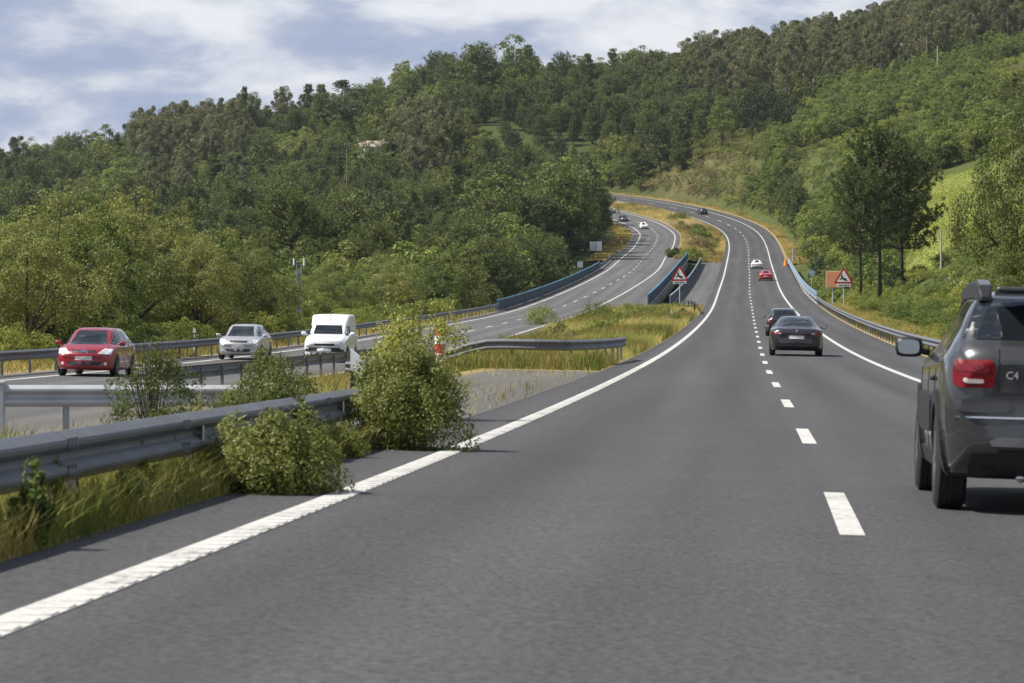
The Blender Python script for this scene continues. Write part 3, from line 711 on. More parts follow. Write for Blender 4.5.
# ------------------------------------------------------------------ vehicles (local: +Y forward, origin on the ground at mid length)
def pchip(xs, ys, x):
    xs = np.asarray(xs, float); ys = np.asarray(ys, float); h = np.diff(xs); d = np.diff(ys, axis=0) / h[:, None]
    m = np.zeros_like(ys); s = d[1:] * d[:-1]
    w1 = (2 * h[1:] + h[:-1])[:, None]; w2 = (h[1:] + 2 * h[:-1])[:, None]
    m[1:-1] = np.where(s > 0, (w1 + w2) / (w1 / np.where(s > 0, d[:-1], 1) + w2 / np.where(s > 0, d[1:], 1)), 0)
    m[0] = d[0]; m[-1] = d[-1]
    i = np.clip(np.searchsorted(xs, x) - 1, 0, len(xs) - 2); t = ((x - xs[i]) / h[i])[:, None]; hh = h[i][:, None]
    return (2*t**3-3*t**2+1)*ys[i] + (t**3-2*t**2+t)*hh*m[i] + (-2*t**3+3*t**2)*ys[i+1] + (t**3-t**2)*hh*m[i+1]
def catmull(P, sub):
    out = []
    for i in range(len(P) - 1):
        p0, p1, p2, p3 = P[max(i - 1, 0)], P[i], P[i + 1], P[min(i + 2, len(P) - 1)]
        for k in range(sub):
            f = k / sub
            out.append(0.5 * ((2 * p1) + (-p0 + p2) * f + (2 * p0 - 5 * p1 + 4 * p2 - p3) * f * f + (-p0 + 3 * p1 - 3 * p2 + p3) * f ** 3))
    out.append(P[-1]); return np.array(out)
def body_shape(st, bow_r=0.12, bow_f=0.22, ny=56, sub=3):
    """st: stations (y, zlow, zbelt, ztop, halfwidth, half width of the top)"""
    st = np.array(st, float); L = st[-1, 0]
    ys = np.unique(np.concatenate([np.linspace(0, L, ny), st[:, 0], np.linspace(0, .3, 9), np.linspace(L - .3, L, 8)]))
    Q = pchip(st[:, 0], st[:, 1:], ys); V = []; rows = None
    for y, (zl, zs, zt, hw, ht) in zip(ys, Q):
        e = min(.085, (zt - zs) * .4); mid = (zs - zl) * .5 + zl
        ring = np.array([(0, zl), (.8 * hw, zl), (.955 * hw, zl + .05), (hw, mid), (.992 * hw, zs - .05), (.955 * hw, zs + .02 * min(1, (zt - zs) * 5)),
                         (.955 * hw * .45 + ht * .55, zs + (zt - e - zs) * .56), (ht, zt - e), (ht - .09, zt - e * .3), (.5 * ht, zt - e * .06), (0, zt)])
        c = catmull(ring, sub)
        c[:, 0] = np.maximum(c[:, 0], 0)
        full = np.concatenate([np.stack([-c[::-1, 0], c[::-1, 1]], 1), c[1:]])     # top centre left ... round the bottom ... top centre right
        full = full[:-1]; rows = len(full)
        bw = bow_r * (1 - ss(0, .9, y)) - bow_f * ss(L - 1.1, L, y)
        for x, z in full: V.append((x, y + bw * (x / max(st[:, 4].max(), .1)) ** 2 - L / 2, z))
    n = rows; k = len(ys); F4 = []
    for i in range(k - 1):
        for j in range(n): F4.append((i * n + j, i * n + (j + 1) % n, (i + 1) * n + (j + 1) % n, (i + 1) * n + j))
    V = list(V)
    for i0, flip in ((0, False), (k - 1, True)):
        P = np.array(V[i0 * n:(i0 + 1) * n]); c = P.mean(0); prev = [i0 * n + j for j in range(n)]
        for sc_ in (0.72, 0.42, 0.15):
            b = len(V); q = c + (P - c) * sc_
            q[:, 1] = P[:, 1] * sc_ + (1 - sc_) * (P[np.abs(P[:, 0]).argmin(), 1]) 
            V += [tuple(v) for v in q]; cur = [b + j for j in range(n)]
            for j in range(n): F4.append((prev[j], prev[(j + 1) % n], cur[(j + 1) % n], cur[j]))
            prev = cur
        F4.append(tuple(prev))
    me = bpy.data.meshes.new('body'); me.from_pydata([tuple(v) for v in V], [], F4); me.update()
    bm = bmesh.new(); bm.from_mesh(me); bmesh.ops.remove_doubles(bm, verts=bm.verts, dist=1e-5); bmesh.ops.recalc_face_normals(bm, faces=bm.faces); bm.to_mesh(me); 
    bvh = BVHTree.FromBMesh(bm); bm.free()
    for p in me.polygons: p.use_smooth = True
    return me, bvh
def decal(bvh, poly, axis, off, name, mat, parent, cuts=3, depth=0.012, far=6.0):
    """project a 2-D outline on the body along an axis; axis '+y' looks forward from the rear, '-y' backward from the front, '+x' from the left side, '-x' from the right side"""
    bm = bmesh.new()
    conv = {'+y': lambda a, b: Vector((a, -far, b)), '-y': lambda a, b: Vector((a, far, b)), '+x': lambda a, b: Vector((-far, a, b)), '-x': lambda a, b: Vector((far, a, b))}[axis]
    dr = {'+y': Vector((0, 1, 0)), '-y': Vector((0, -1, 0)), '+x': Vector((1, 0, 0)), '-x': Vector((-1, 0, 0))}[axis]
    vs = [bm.verts.new((a, b, 0)) for a, b in poly]; f = bm.faces.new(vs)
    bmesh.ops.triangulate(bm, faces=[f])
    for _ in range(cuts): bmesh.ops.subdivide_edges(bm, edges=list(bm.edges), cuts=1, use_grid_fill=True); bmesh.ops.triangulate(bm, faces=list(bm.faces))
    hit = {}; bm.verts.index_update()
    for v in bm.verts:
        o = conv(v.co.x, v.co.y); loc, nor, _, _ = bvh.ray_cast(o, dr)
        if loc is None or (nor.dot(dr) > -0.05):
            q = o + dr * (far - (0.9 if 'x' in axis else 1.9)); loc, nor, _, _ = bvh.find_nearest(q)
        if nor.dot(dr) > 0: nor = -nor
        hit[v.index] = (loc, nor)
    bed = [e for e in bm.edges if e.is_boundary]
    inner = {}
    for e in bed:
        for v in e.verts:
            if v.index not in inner: inner[v.index] = None
    idx = {v: v.index for v in bm.verts}
    keys = list(bm.verts)
    for v in keys: v.co = hit[idx[v]][0] + hit[idx[v]][1] * off
    nv = {}
    for v in keys:
        if idx[v] in inner: nv[v] = bm.verts.new(hit[idx[v]][0] - hit[idx[v]][1] * depth)
    for e in bed:
        a, b = e.verts
        try: bm.faces.new((a, b, nv[b], nv[a]))
        except ValueError: pass
    bmesh.ops.recalc_face_normals(bm, faces=bm.faces)
    me = bpy.data.meshes.new(name); bm.to_mesh(me); bm.free()
    return mesh_obj(name, me, mat, parent)
def circ(cx, cz, r, n=20, a0=0.0, a1=2 * math.pi):
    return [(cx + r * math.cos(a), cz + r * math.sin(a)) for a in np.linspace(a0, a1, n + 1)[:n + (0 if abs(a1 - a0 - 2 * math.pi) < 1e-6 else 1)]]
def revolve_x(prof, cx, cy, cz, n=28):
    """prof: (x offset, radius) pairs, revolved around an X axis"""
    V = [(cx + a, cy + r * math.cos(2 * math.pi * k / n), cz + r * math.sin(2 * math.pi * k / n)) for a, r in prof for k in range(n)]
    Fc = [(i * n + k, i * n + (k + 1) % n, (i + 1) * n + (k + 1) % n, (i + 1) * n + k) for i in range(len(prof) - 1) for k in range(n)]
    m = MB(); m.add(V, Fc); return m
def wheel(parent, side, y, half, r, w=0.2, detail=False):
    xo = side * half; s = -side
    w_ = empty('wheel', (0, 0, 0), 0, parent)
    prof = [(0.01 * s, r * .62), (0.0, r * .70), (0.004 * s, r * .90), (0.022 * s, r * .97)]
    if detail:
        gx_ = np.linspace(0.026, w - 0.026, 17)
        for i, a in enumerate(gx_):
            d = 0.007 if i in (3, 6, 10, 13) else 0.0
            prof.append((a * s, r - d))
    else: prof += [(0.03 * s, r), (w * .5 * s, r), ((w - .03) * s, r)]
    prof += [((w - .022) * s, r * .97), ((w - .004) * s, r * .9), (w * s, r * .7), ((w - .01) * s, r * .62), (0.01 * s, r * .62)]
    t = revolve_x(prof, xo, y, r).build('tyre', M['tyre'], w_, True)
    rim = revolve_x([(0.015 * s, r * .64), (0.008 * s, r * .60), (0.03 * s, r * .52), (0.035 * s, r * .2), (0.02 * s, r * .12), (0.02 * s, 0.001)], xo, y, r)
    for k in range(5):
        a = 2 * math.pi * k / 5
        rim.box((xo + s * 0.02, y + r * .36 * math.cos(a), r + r * .36 * math.sin(a)), (0.03, r * .46, r * .13), 0, 0, Matrix.Rotation(a, 4, 'X'))
    rim.build('rim', M['rim'], w_)
    return w_
def rbox(c, d, bev, mat=None, rz=0.0): return MB().box(c, d, rz, bev, mat)

def superpoly(cx_, cz_, w, h, n=5.0, k=28):
    return [(cx_ + w / 2 * math.copysign(abs(math.cos(a)) ** (2 / n), math.cos(a)), cz_ + h / 2 * math.copysign(abs(math.sin(a)) ** (2 / n), math.sin(a))) for a in np.linspace(0, 2 * math.pi, k + 1)[:-1]]
SPEC = {
 'hatch': dict(L=4.3, st=[(0,.40,.80,.88,.78,.60),(.06,.30,.85,.98,.83,.64),(.20,.25,.90,1.12,.87,.62),(.45,.22,.93,1.36,.89,.58),(.70,.20,.94,1.44,.895,.58),(1.3,.18,.94,1.48,.895,.60),(2.0,.18,.93,1.485,.895,.61),(2.5,.18,.92,1.45,.895,.60),(3.05,.18,.915,1.22,.895,.62),(3.4,.18,.91,1.02,.89,.66),(3.65,.19,.88,.965,.885,.70),(4.0,.20,.80,.88,.86,.68),(4.2,.22,.70,.78,.80,.62),(4.30,.30,.60,.66,.72,.52)],
   ws=[(-.72,.985),(.72,.985),(.60,1.395),(-.60,1.395)], rw=[(-.68,1.0),(.68,1.0),(.55,1.37),(-.55,1.37)],
   sw=[[(-1.35,.985),(-.62,.965),(-.62,1.36),(-1.05,1.34)],[(-.54,.965),(.22,.955),(.22,1.385),(-.54,1.375)],[(.30,.955),(1.12,.955),(.62,1.34),(.30,1.38)]],
   axles=(-1.33,1.30), r=.315, tl=(.62,.80,.62,.93), hl=[(.42,.70),(.80,.68),(.82,.84),(.60,.86)], plate=.55, fplate=.50),
 'coupe': dict(L=4.64, st=[(0,.42,.74,.82,.74,.60),(.06,.30,.82,.92,.80,.66),(.2,.22,.90,.975,.86,.70),(.55,.19,.92,1.01,.90,.70),(.9,.19,.93,1.12,.91,.66),(1.4,.18,.93,1.29,.91,.60),(2.0,.18,.93,1.385,.91,.57),(2.6,.18,.92,1.38,.905,.57),(3.1,.18,.91,1.2,.905,.6),(3.5,.18,.9,1.0,.9,.66),(3.9,.2,.84,.92,.88,.7),(4.4,.22,.72,.8,.82,.64),(4.64,.3,.56,.62,.70,.5)],
   ws=[(-.66,1.03),(.66,1.03),(.52,1.33),(-.52,1.33)], rw=[(-.66,1.03),(.66,1.03),(.49,1.335),(-.49,1.335)],
   sw=[[(-1.3,1.0),(-.4,.97),(-.4,1.30),(-.9,1.22)],[(-.32,.97),(.95,.95),(.45,1.26),(-.32,1.31)]],
   axles=(-1.38,1.36), r=.33, tl=(.46,.74,.74,.84), hl=[(.5,.62),(.8,.62),(.82,.74),(.6,.76)], plate=.60, fplate=.45),
 'van': dict(L=4.0, st=[(0,.36,1.0,1.72,.76,.68),(.05,.30,1.0,1.785,.80,.71),(.5,.25,1.0,1.80,.82,.72),(1.9,.22,1.0,1.79,.82,.71),(2.15,.22,.99,1.68,.82,.68),(2.45,.2,.975,1.42,.815,.64),(2.85,.2,.95,1.06,.81,.66),(3.2,.2,.89,.985,.80,.68),(3.8,.22,.80,.90,.78,.68),(3.95,.25,.72,.83,.76,.62),(4.0,.33,.60,.70,.72,.56)],
   ws=[(-.72,1.05),(.72,1.05),(.64,1.385),(-.64,1.385)], rw=[(-.5,1.1),(.5,1.1),(.46,1.5),(-.46,1.5)],
   sw=[[(.15,1.03),(.85,1.0),(.45,1.33),(.15,1.38)]],
   axles=(-1.2,1.22), r=.29, tl=(.62,.76,.55,.95), hl=[(.40,.60),(.70,.60),(.70,.77),(.40,.77)], plate=.5, fplate=.42),
 'cactus': dict(L=4.16, st=[(0,.44,.86,.99,.74,.66),(.05,.33,.95,1.07,.80,.71),(.14,.26,1.0,1.14,.84,.745),(.36,.235,1.02,1.36,.86,.70),(.60,.225,1.02,1.44,.865,.665),(1.2,.22,1.0,1.475,.865,.62),(1.9,.22,.98,1.48,.865,.62),(2.5,.22,.97,1.43,.865,.62),(2.95,.22,.97,1.24,.865,.64),(3.25,.22,.96,1.08,.86,.68),(3.7,.24,.9,.98,.84,.68),(4.0,.28,.76,.84,.8,.6),(4.16,.36,.6,.68,.7,.5)],
   ws=[(-.64,1.04),(.64,1.04),(.53,1.39),(-.53,1.39)], rw=[(-.735,1.13),(.735,1.13),(.63,1.395),(-.63,1.395)],
   sw=[[(-1.55,1.06),(-1.0,1.04),(-1.0,1.36),(-1.4,1.34)],[(-.92,1.04),(-.1,1.02),(-.1,1.385),(-.92,1.38)],[(-.02,1.02),(.95,1.0),(.5,1.34),(-.02,1.39)]],
   axles=(-1.30,1.30), r=.325, tl=None, hl=[(.5,.62),(.78,.62),(.78,.76),(.5,.76)], plate=.5, fplate=.45),
}
_shape = {}
def make_car(spec, name, label, cat, color, loc, rz, scale=1.0, front=True, rear=True, detail=2, group=None, roofmat=None, emblem=None):
    sp = SPEC[spec]
    if spec not in _shape: _shape[spec] = body_shape(sp['st'])
    me, bvh = _shape[spec]
    root = empty(name, loc, rz); root.scale = (scale,) * 3; tag(root, label, cat, group)
    me = me.copy(); body = mesh_obj('body', me, M[color], root)
    L = sp['L']; hw = max(s[4] for s in sp['st']); c3 = 3 if detail > 1 else 2
    decal(bvh, sp['ws'], '-y', .005, 'windscreen', M['carglass'], root, c3)
    decal(bvh, sp['rw'], '+y', .005, 'rear_window', M['carglass'], root, c3 + (1 if detail > 2 else 0))
    for pl in sp['sw']:
        for ax in ('+x', '-x'): decal(bvh, pl, ax, .004, 'side_window', M['carglass'], root, c3 - 1)
    for sx, ax in ((-1, '+x'), (1, '-x')):
        for y in sp['axles']:
            if detail > 1: decal(bvh, circ(y, sp['r'] + .02, sp['r'] + .06, 18), ax, .003, 'wheel_arch', M['black'], body, 2)
            wheel(root, sx, y, hw + .012, sp['r'], .21, detail > 2)
        # wing mirror
        ym = sp['sw'][-1][1][0] - .08; zm = sp['sw'][-1][1][1] + .06
        mt = Matrix.Rotation(0, 4, 'Z')
        mr = rbox((sx * (hw + .10), ym, zm), (.20, .11, .145), .052); mr.tube([(sx * (hw - .05), ym, zm - .04), (sx * (hw + .06), ym, zm - .02)], .025, 6)
        mo = mr.build('wing_mirror', M['black'] if spec in ('coupe', 'cactus') else M[color], root, True)
        if detail > 1: mg = MB(); mg.prism([(sx * (hw + .105) + a, zm + b) for a, b in superpoly(0, 0, .155, .105, 3.2, 24)], .012, Matrix.Translation((0, ym - .060, 0))); mg.build('mirror_glass', M['mirrorglass'], mo)
    # lower trim, front and rear
    if rear:
        decal(bvh, [(-hw * .8, .27), (hw * .8, .27), (hw * .78, .40), (-hw * .78, .40)], '+y', .008, 'rear_bumper_trim', M['black'], root, 2)
        decal(bvh, [(-.26, sp['plate']), (.26, sp['plate']), (.26, sp['plate'] + .11), (-.26, sp['plate'] + .11)], '+y', .012, 'number_plate', M['plate'], root, 2)
        if sp['tl']:
            x0, x1, z0, z1 = sp['tl']
            for sx in (-1, 1):
                if spec == 'coupe': po = [(sx * x0, z0 + .045), (sx * (x1 + .06), z0 - .005), (sx * (x1 + .1), z0 + .07), (sx * x1, z1 - .005), (sx * (x0 + .03), z1 - .03)]
                else: po = [(sx * x0, z0), (sx * (x1 - .02), z0 + .02), (sx * (x1 + .02), z1 - .05), (sx * (x1 - .02), z1), (sx * (x0 + .06), z1 - .01)]
                lo = decal(bvh, po, '+y', .014, 'tail_light', M['lightred'], root, 3)
                if detail > 1:
                    zc = (z0 + z1) / 2 - .01; xc = x0 + .10 if spec == 'coupe' else (x0 + x1) / 2
                    decal(bvh, [(sx * (xc - .06), zc - .018), (sx * (xc + .07), zc - .018), (sx * (xc + .06), zc + .02), (sx * (xc - .05), zc + .02)], '+y', .02, 'reversing_lamp', M['lightpale'], lo, 1)
    if front:
        for sx in (-1, 1):
            decal(bvh, [(sx * a, b) for a, b in sp['hl']], '-y', .01, 'headlight', M['lightclear'], root, 3)
        fz = sp['fplate']
        decal(bvh, [(-.26, fz), (.26, fz), (.26, fz + .11), (-.26, fz + .11)], '-y', .014, 'number_plate', M['plate'], root, 2)
        g_ = [(-.48, fz - .16), (.48, fz - .16), (.55, fz - .04), (-.55, fz - .04)]
        decal(bvh, g_, '-y', .007, 'lower_grille', M['black'], root, 2)
        z2 = sp['hl'][0][1] + .03
        decal(bvh, [(-.36, z2), (.36, z2), (.38, z2 + .075), (-.38, z2 + .075)], '-y', .007, 'grille', M['black'], root, 2)
        for sx in (-1, 1): decal(bvh, circ(sx * .66, fz - .1, .05, 10), '-y', .01, 'fog_lamp', M['lightclear'], root, 1)
    return root, bvh, body
def car_at(s, t, left=False):
    p = Vector(G(s, t)); sl = (np.interp(s + 3, SG, _z) - np.interp(s - 3, SG, _z)) / 6
    return p, -heading(s) + (math.pi if left else 0), sl
def tilt(root, s, left):
    sl = float((np.interp(s + 3, SG, _z) - np.interp(s - 3, SG, _z)) / 6); bk = float(np.interp(s, SG, _bk))
    rx = math.atan(sl) * (-1 if left else 1); ry = math.atan(bk) * (1 if left else -1)
    root.rotation_euler = (Matrix.Rotation(root.rotation_euler.z, 4, 'Z') @ Matrix.Rotation(rx, 4, 'X') @ Matrix.Rotation(ry, 4, 'Y')).to_euler()

# oncoming, near
p, rz, _ = car_at(104.2, -20.7, True)
c, bv, bd = make_car('hatch', 'red_hatchback', 'glossy red hatchback coming towards the camera at the far left', 'car', 'carred', p, rz, 1.0); tilt(c, 104.2, True)
for k, z in ((0, .70), (1, .745)):
    decal(bv, [(-.13, z), (0, z + .045), (.13, z), (.13, z + .028), (0, z + .078), (-.13, z + .028)], '-y', .013, 'chevron_emblem', M['chrome'], c, 1)
p, rz, _ = car_at(136, -20.75, True)
c, bv, bd = make_car('hatch', 'silver_hatchback', 'silver hatchback oncoming between the red car and the white van', 'car', 'carsilver', p, rz, .95); tilt(c, 136, True)
p, rz, _ = car_at(134, -17.05, True)
c, bv, bd = make_car('van', 'white_van', 'small white van with a raised roof oncoming behind the near shrubs', 'van', 'carwhite', p, rz, 1.05); tilt(c, 134, True)
decal(bv, [(-.80, .40), (.80, .40), (.78, .56), (-.78, .56)], '-y', .009, 'front_bumper', M['black'], c, 3)
MB().tube([(-.02, .35, 1.4), (-.02, .25, 2.0)], .008, 6).build('aerial', M['black'], c)
# ahead, right hand carriageway
p, rz, _ = car_at(126.3, 1.22)
c, bv, bd = make_car('coupe', 'dark_coupe', 'dark plum coupe ahead with a pale number plate and black door mirror', 'car', 'carplum', p, rz, 1.05); tilt(c, 126.3, False)
decal(bv, [(0, .83), (.045, .88), (0, .93), (-.045, .88)], '+y', .012, 'diamond_emblem', M['chrome'], c, 1)
decal(bv, [(-.72, .36), (.72, .36), (.70, .39), (-.70, .39)], '+y', .014, 'bumper_strip', M['skid'], c, 2)
p, rz, _ = car_at(181.5, 1.35)
c, bv, bd = make_car('hatch', 'black_hatchback', 'black hatchback with red tail lamp half hidden in front of the dark coupe', 'car', 'carblack', p, rz, 1.0); tilt(c, 181.5, False)
p, rz, _ = car_at(452, 2.15)
c, bv, bd = make_car('coupe', 'red_saloon', 'light red car in the distance near the right edge line', 'car', 'carorange', p, rz, 1.0, detail=1); tilt(c, 452, False)
p, rz, _ = car_at(520, 1.15)
c, bv, bd = make_car('coupe', 'white_saloon', 'white car just ahead of the distant red one', 'car', 'carwhite', p, rz, .98, detail=1); tilt(c, 520, False)
p, rz, _ = car_at(816, 0.9)
c, bv, bd = make_car('hatch', 'navy_hatchback', 'dark car on the far right carriageway where it bends left', 'car', 'carnavy', p, rz, 1.0, detail=1); tilt(c, 816, False)
p, rz, _ = car_at(802, -20.6, True)
c, bv, bd = make_car('hatch', 'blue_hatchback', 'dark blue oncoming car furthest up the left carriageway', 'car', 'carnavy', p, rz, 1.0, detail=1); tilt(c, 802, True)
p, rz, _ = car_at(764, -19.9, True)
c, bv, bd = make_car('hatch', 'white_hatchback', 'white oncoming car on the far bend of the left carriageway', 'car', 'carwhite', p, rz, 1.0, detail=1); tilt(c, 764, True)

# the grey crossover alongside
CS = 1.10
p, rz, _ = car_at(25.0 + 1.30 * CS, 1.645)
cx, bv, bd = make_car('cactus', 'grey_crossover', 'dark grey crossover with roof rails alongside at the right edge', 'car', 'cargrey', p, rz, CS, detail=3); tilt(cx, 26.5, False)
for sx in (-1, 1):
    tl = decal(bv, superpoly(sx * .66, .905, .255, .175), '+y', .022, 'tail_light', M['lightred'], cx, 4, depth=.05)
    decal(bv, superpoly(sx * .665, .862, .12, .028), '+y', .027, 'reversing_lamp', M['lightpale'], tl, 2)
    decal(bv, superpoly(sx * .665, .940, .19, .05), '+y', .026, 'lamp_ring', paint('lamp_deep_red', (.16, .004, .008), .12, coat=.7), tl, 2)
    decal(bv, superpoly(sx * .60, .705, .34, .09, 4), '+y', .010, 'bumper_pad', M['cargrey'], cx, 3)
    # dark side cladding, sill, arches
    ax = '+x' if sx < 0 else '-x'
    decal(bv, superpoly(.05, .62, 1.55, .27, 6), ax, .022, 'side_bump_panel', M['black'], cx, 3, depth=.03)
    decal(bv, [(-.92, .25), (.92, .25), (.92, .36), (-.92, .36)], ax, .012, 'sill_trim', M['black'], cx, 3)
    for y in (-1.30, 1.30):
        ring = circ(y, .345, .45, 22, R(-12), R(192)) + circ(y, .345, .36, 22, R(-12), R(192))[::-1]
        decal(bv, ring, ax, .022, 'arch_trim', M['black'], cx, 1, depth=.03)
    # roof rail: low bar on feet with a swollen rear end
    xs_ = sx * .585
    rl = MB(); sec = [(-1.63, 1.385, 1.41, .06), (-1.58, 1.38, 1.46, .085), (-1.50, 1.385, 1.50, .10), (-1.38, 1.39, 1.52, .095), (-1.2, 1.40, 1.525, .08), (-.9, 1.41, 1.525, .06), (.1, 1.41, 1.515, .06), (.45, 1.39, 1.475, .06), (.68, 1.36, 1.40, .05)]
    vv = []; ff = []
    for y_, za, zb_, w_s in sec: vv += [(xs_ - w_s / 2, y_, za), (xs_ + w_s / 2, y_, za), (xs_ + w_s / 2, y_, zb_ - .015), (xs_ + w_s * .38, y_, zb_), (xs_ - w_s * .38, y_, zb_), (xs_ - w_s / 2, y_, zb_ - .015)]
    for a_i in range(len(sec) - 1):
        for k in range(6): ff.append((a_i * 6 + k, a_i * 6 + (k + 1) % 6, a_i * 6 + 6 + (k + 1) % 6, a_i * 6 + 6 + k))
    ff += [tuple(range(6)), tuple(len(sec) * 6 - 6 + k for k in range(6))]
    rl.add(vv, ff); rr_ = rl.build('roof_rail', M['black'], cx)
    vv = [(xs_ + q * .42, y_, z_ + .004) for y_, z_, w_s in ((-1.53, 1.487, .085), (-1.46, 1.508, .09), (-1.3, 1.523, .08), (-1.0, 1.526, .06)) for q in (-w_s, w_s)]
    vv += [(a, b, c - .006) for a, b, c in vv]
    mbx = MB(); mbx.add(vv, [(0, 1, 3, 2), (2, 3, 5, 4), (4, 5, 7, 6), (8, 9, 11, 10), (10, 11, 13, 12), (12, 13, 15, 14), (0, 1, 9, 8), (6, 7, 15, 14)] + [(a, a + 2, a + 10, a + 8) for a in (0, 2, 4, 1, 3, 5)]); mbx.build('rail_cap', M['rim'], rr_)
    hd = MB(); hd.box((sx * .872, -.78, .86), (.035, .20, .035), 0, .012); hd.build('door_handle', M['black'], cx, True)
decal(bv, [(-.50, .79), (.50, .79), (.52, .83), (.50, 1.06), (-.50, 1.06), (-.52, .83)], '+y', .012, 'tailgate_panel', M['cargrey'], cx, 4, depth=.02)
decal(bv, [(-.56, .775), (.56, .775), (.56, .785), (-.56, .785)], '+y', .013, 'tailgate_seam', M['black'], cx, 3)
decal(bv, [(-.78, .622), (.78, .622), (.77, .634), (-.77, .634)], '+y', .012, 'bumper_crease', M['chrome'], cx, 4)
decal(bv, [(-.56, .47), (-.5, .50), (.5, .50), (.56, .47), (.54, .44), (-.54, .44)], '+y', .03, 'skid_plate', M['skid'], cx, 4, depth=.04)
decal(bv, [(-.52, .26), (.52, .26), (.50, .42), (-.50, .42)], '+y', .018, 'lower_diffuser', M['black'], cx, 3)
decal(bv, [(-.80, .235), (.80, .235), (.80, .30), (-.80, .30)], '+y', .012, 'lower_edge', M['black'], cx, 3)
sp_ = MB(); sp_.box((0, -1.80, 1.445), (1.06, .26, .035), 0, .015, Matrix.Rotation(R(-6), 4, 'X')); sp_.build('roof_spoiler', M['cargrey'], cx, True)
MB().tube([(-.35, -1.95, .24), (-.35, -1.6, .26)], .03, 10).build('exhaust_pipe', M['chrome'], cx, True)
# badge letters on the tailgate
def letters(txt, size, loc, parent, mat, rx=R(90), rz=0.0):
    cu = bpy.data.curves.new('badge', 'FONT'); cu.body = txt; cu.size = size; cu.extrude = .004
    ob = bpy.data.objects.new('badge', cu); COL.objects.link(ob)
    dg = bpy.context.evaluated_depsgraph_get(); m2 = bpy.data.meshes.new_from_object(ob.evaluated_get(dg)); bpy.data.objects.remove(ob)
    o = mesh_obj('badge', m2, mat, parent); o.location = loc; o.rotation_euler = (rx, 0, rz); return o
loc, nor, _, _ = bv.ray_cast(Vector((-.44, -6, .905)), Vector((0, 1, 0)))
for sx in (-1, 1):
    decal(bv, [(sx * .505, .80), (sx * .515, .80), (sx * .525, 1.07), (sx * .515, 1.07)], '+y', .0135, 'shut_line', M['black'], cx, 3)
    ax = '+x' if sx < 0 else '-x'
    for y in (-.96, -.06, .90): decal(bv, [(y, .36), (y + .012, .36), (y + .012, 1.0), (y, 1.0)], ax, .003, 'door_gap', M['black'], cx, 3)
letters('C4', .068, (-.47, loc.y - .022, .88), cx, M['chrome'])
# ------------------------------------------------------------------ vegetation meshes
def unit(v): return v / np.maximum(np.linalg.norm(v, axis=-1, keepdims=True), 1e-9)
def leafquads(C, Nn, length, width, r, spread=0.6):
    n = len(C); Nn = unit(unit(Nn) + r.normal(size=(n, 3)) * spread)
    t = unit(np.cross(Nn, r.normal(size=(n, 3)))); b = np.cross(Nn, t)
    l = (length * (0.7 + 0.6 * r.random(n)))[:, None] / 2; w = (width * (0.7 + 0.6 * r.random(n)))[:, None] / 2
    V = np.stack([C - t * l, C + b * w, C + t * l, C - b * w], 1).reshape(-1, 3)
    return V, np.arange(4 * n).reshape(-1, 4)
def needles(C, D, length, width, r):
    n = len(C); D = unit(D + r.normal(size=(n, 3)) * 0.35); s_ = unit(np.cross(D, r.normal(size=(n, 3))))
    l = (length * (0.7 + 0.6 * r.random(n)))[:, None]; w = width * (0.7 + 0.6 * r.random(n))[:, None] / 2
    V = np.stack([C - s_ * w * .5, C + D * l * .5 + s_ * w, C + D * l, C + D * l * .5 - s_ * w], 1).reshape(-1, 3)
    return V, np.arange(4 * n).reshape(-1, 4)
def clumps_on(center, rad, n, r, lo=-0.35, rough=0.35):
    """clump centres over a lumpy ellipsoid"""
    d = unit(r.normal(size=(n * 3, 3))); d = d[d[:, 2] > lo][:n]
    ph = r.random(6) * 6.28
    lump = 1 + rough * (np.sin(d[:, 0] * 3.1 + ph[0]) * np.sin(d[:, 1] * 2.7 + ph[1]) + 0.6 * np.sin(d[:, 2] * 5 + ph[2] + d[:, 0] * 4)) 
    rr = (0.62 + 0.38 * r.random(len(d))) * lump
    return np.array(center) + d * rr[:, None] * np.array(rad), d
def broadleaf(r, nleaf, leaf, h=10.0, rx=3.6, z0=0.2, nclump=60, crad=1.05, lo=-0.5, aspect=.62, rough=.35, limbs=6, trunk=True, spread=.55):
    zc = h * (z0 + (1 - z0) * .5); rz = h * (1 - z0) * .5
    C, d = clumps_on((0, 0, zc), (rx, rx, rz * .92), nclump, r, lo, rough)
    per = max(4, nleaf // len(C)); cen = np.repeat(C, per, 0); dd = unit(r.normal(size=(len(cen), 3)) * .9 + np.repeat(d, per, 0) * .9 + np.array([0, 0, .35]))
    cr = np.repeat(crad * (0.6 + 0.8 * r.random(len(C))), per)
    P = cen + dd * (cr * (0.45 + 0.55 * r.random(len(cen)) ** .5))[:, None] * np.array([1, 1, .8])
    P[:, 2] = np.maximum(P[:, 2], 0.05)
    V, Fq = leafquads(P, dd, leaf, leaf * aspect, r, spread)
    t = MB()
    if trunk:
        b = h * .026
        t.tube([(0, 0, -.8), (0.02 * h * .2, 0, h * z0), (0.1, .1, h * .55), (0, 0, h * .85)], [b, b * .8, b * .45, b * .12], 7)
        for k in r.choice(len(C), min(limbs, len(C)), replace=False):
            z1 = min(C[k][2] * .7, h * (z0 + .25)); t.tube([(0, 0, max(z1 * .8, .3)), (C[k][0] * .5, C[k][1] * .5, z1 + (C[k][2] - z1) * .45), tuple(C[k])], [b * .42, b * .28, b * .08], 5)
    else:
        for k in r.choice(len(C), min(limbs, len(C)), replace=False):
            t.tube([(C[k][0] * .1, C[k][1] * .1, -.2), (C[k][0] * .5, C[k][1] * .5, C[k][2] * .55), tuple(C[k])], [h * .014, h * .01, h * .004], 5)
    return V, Fq, t
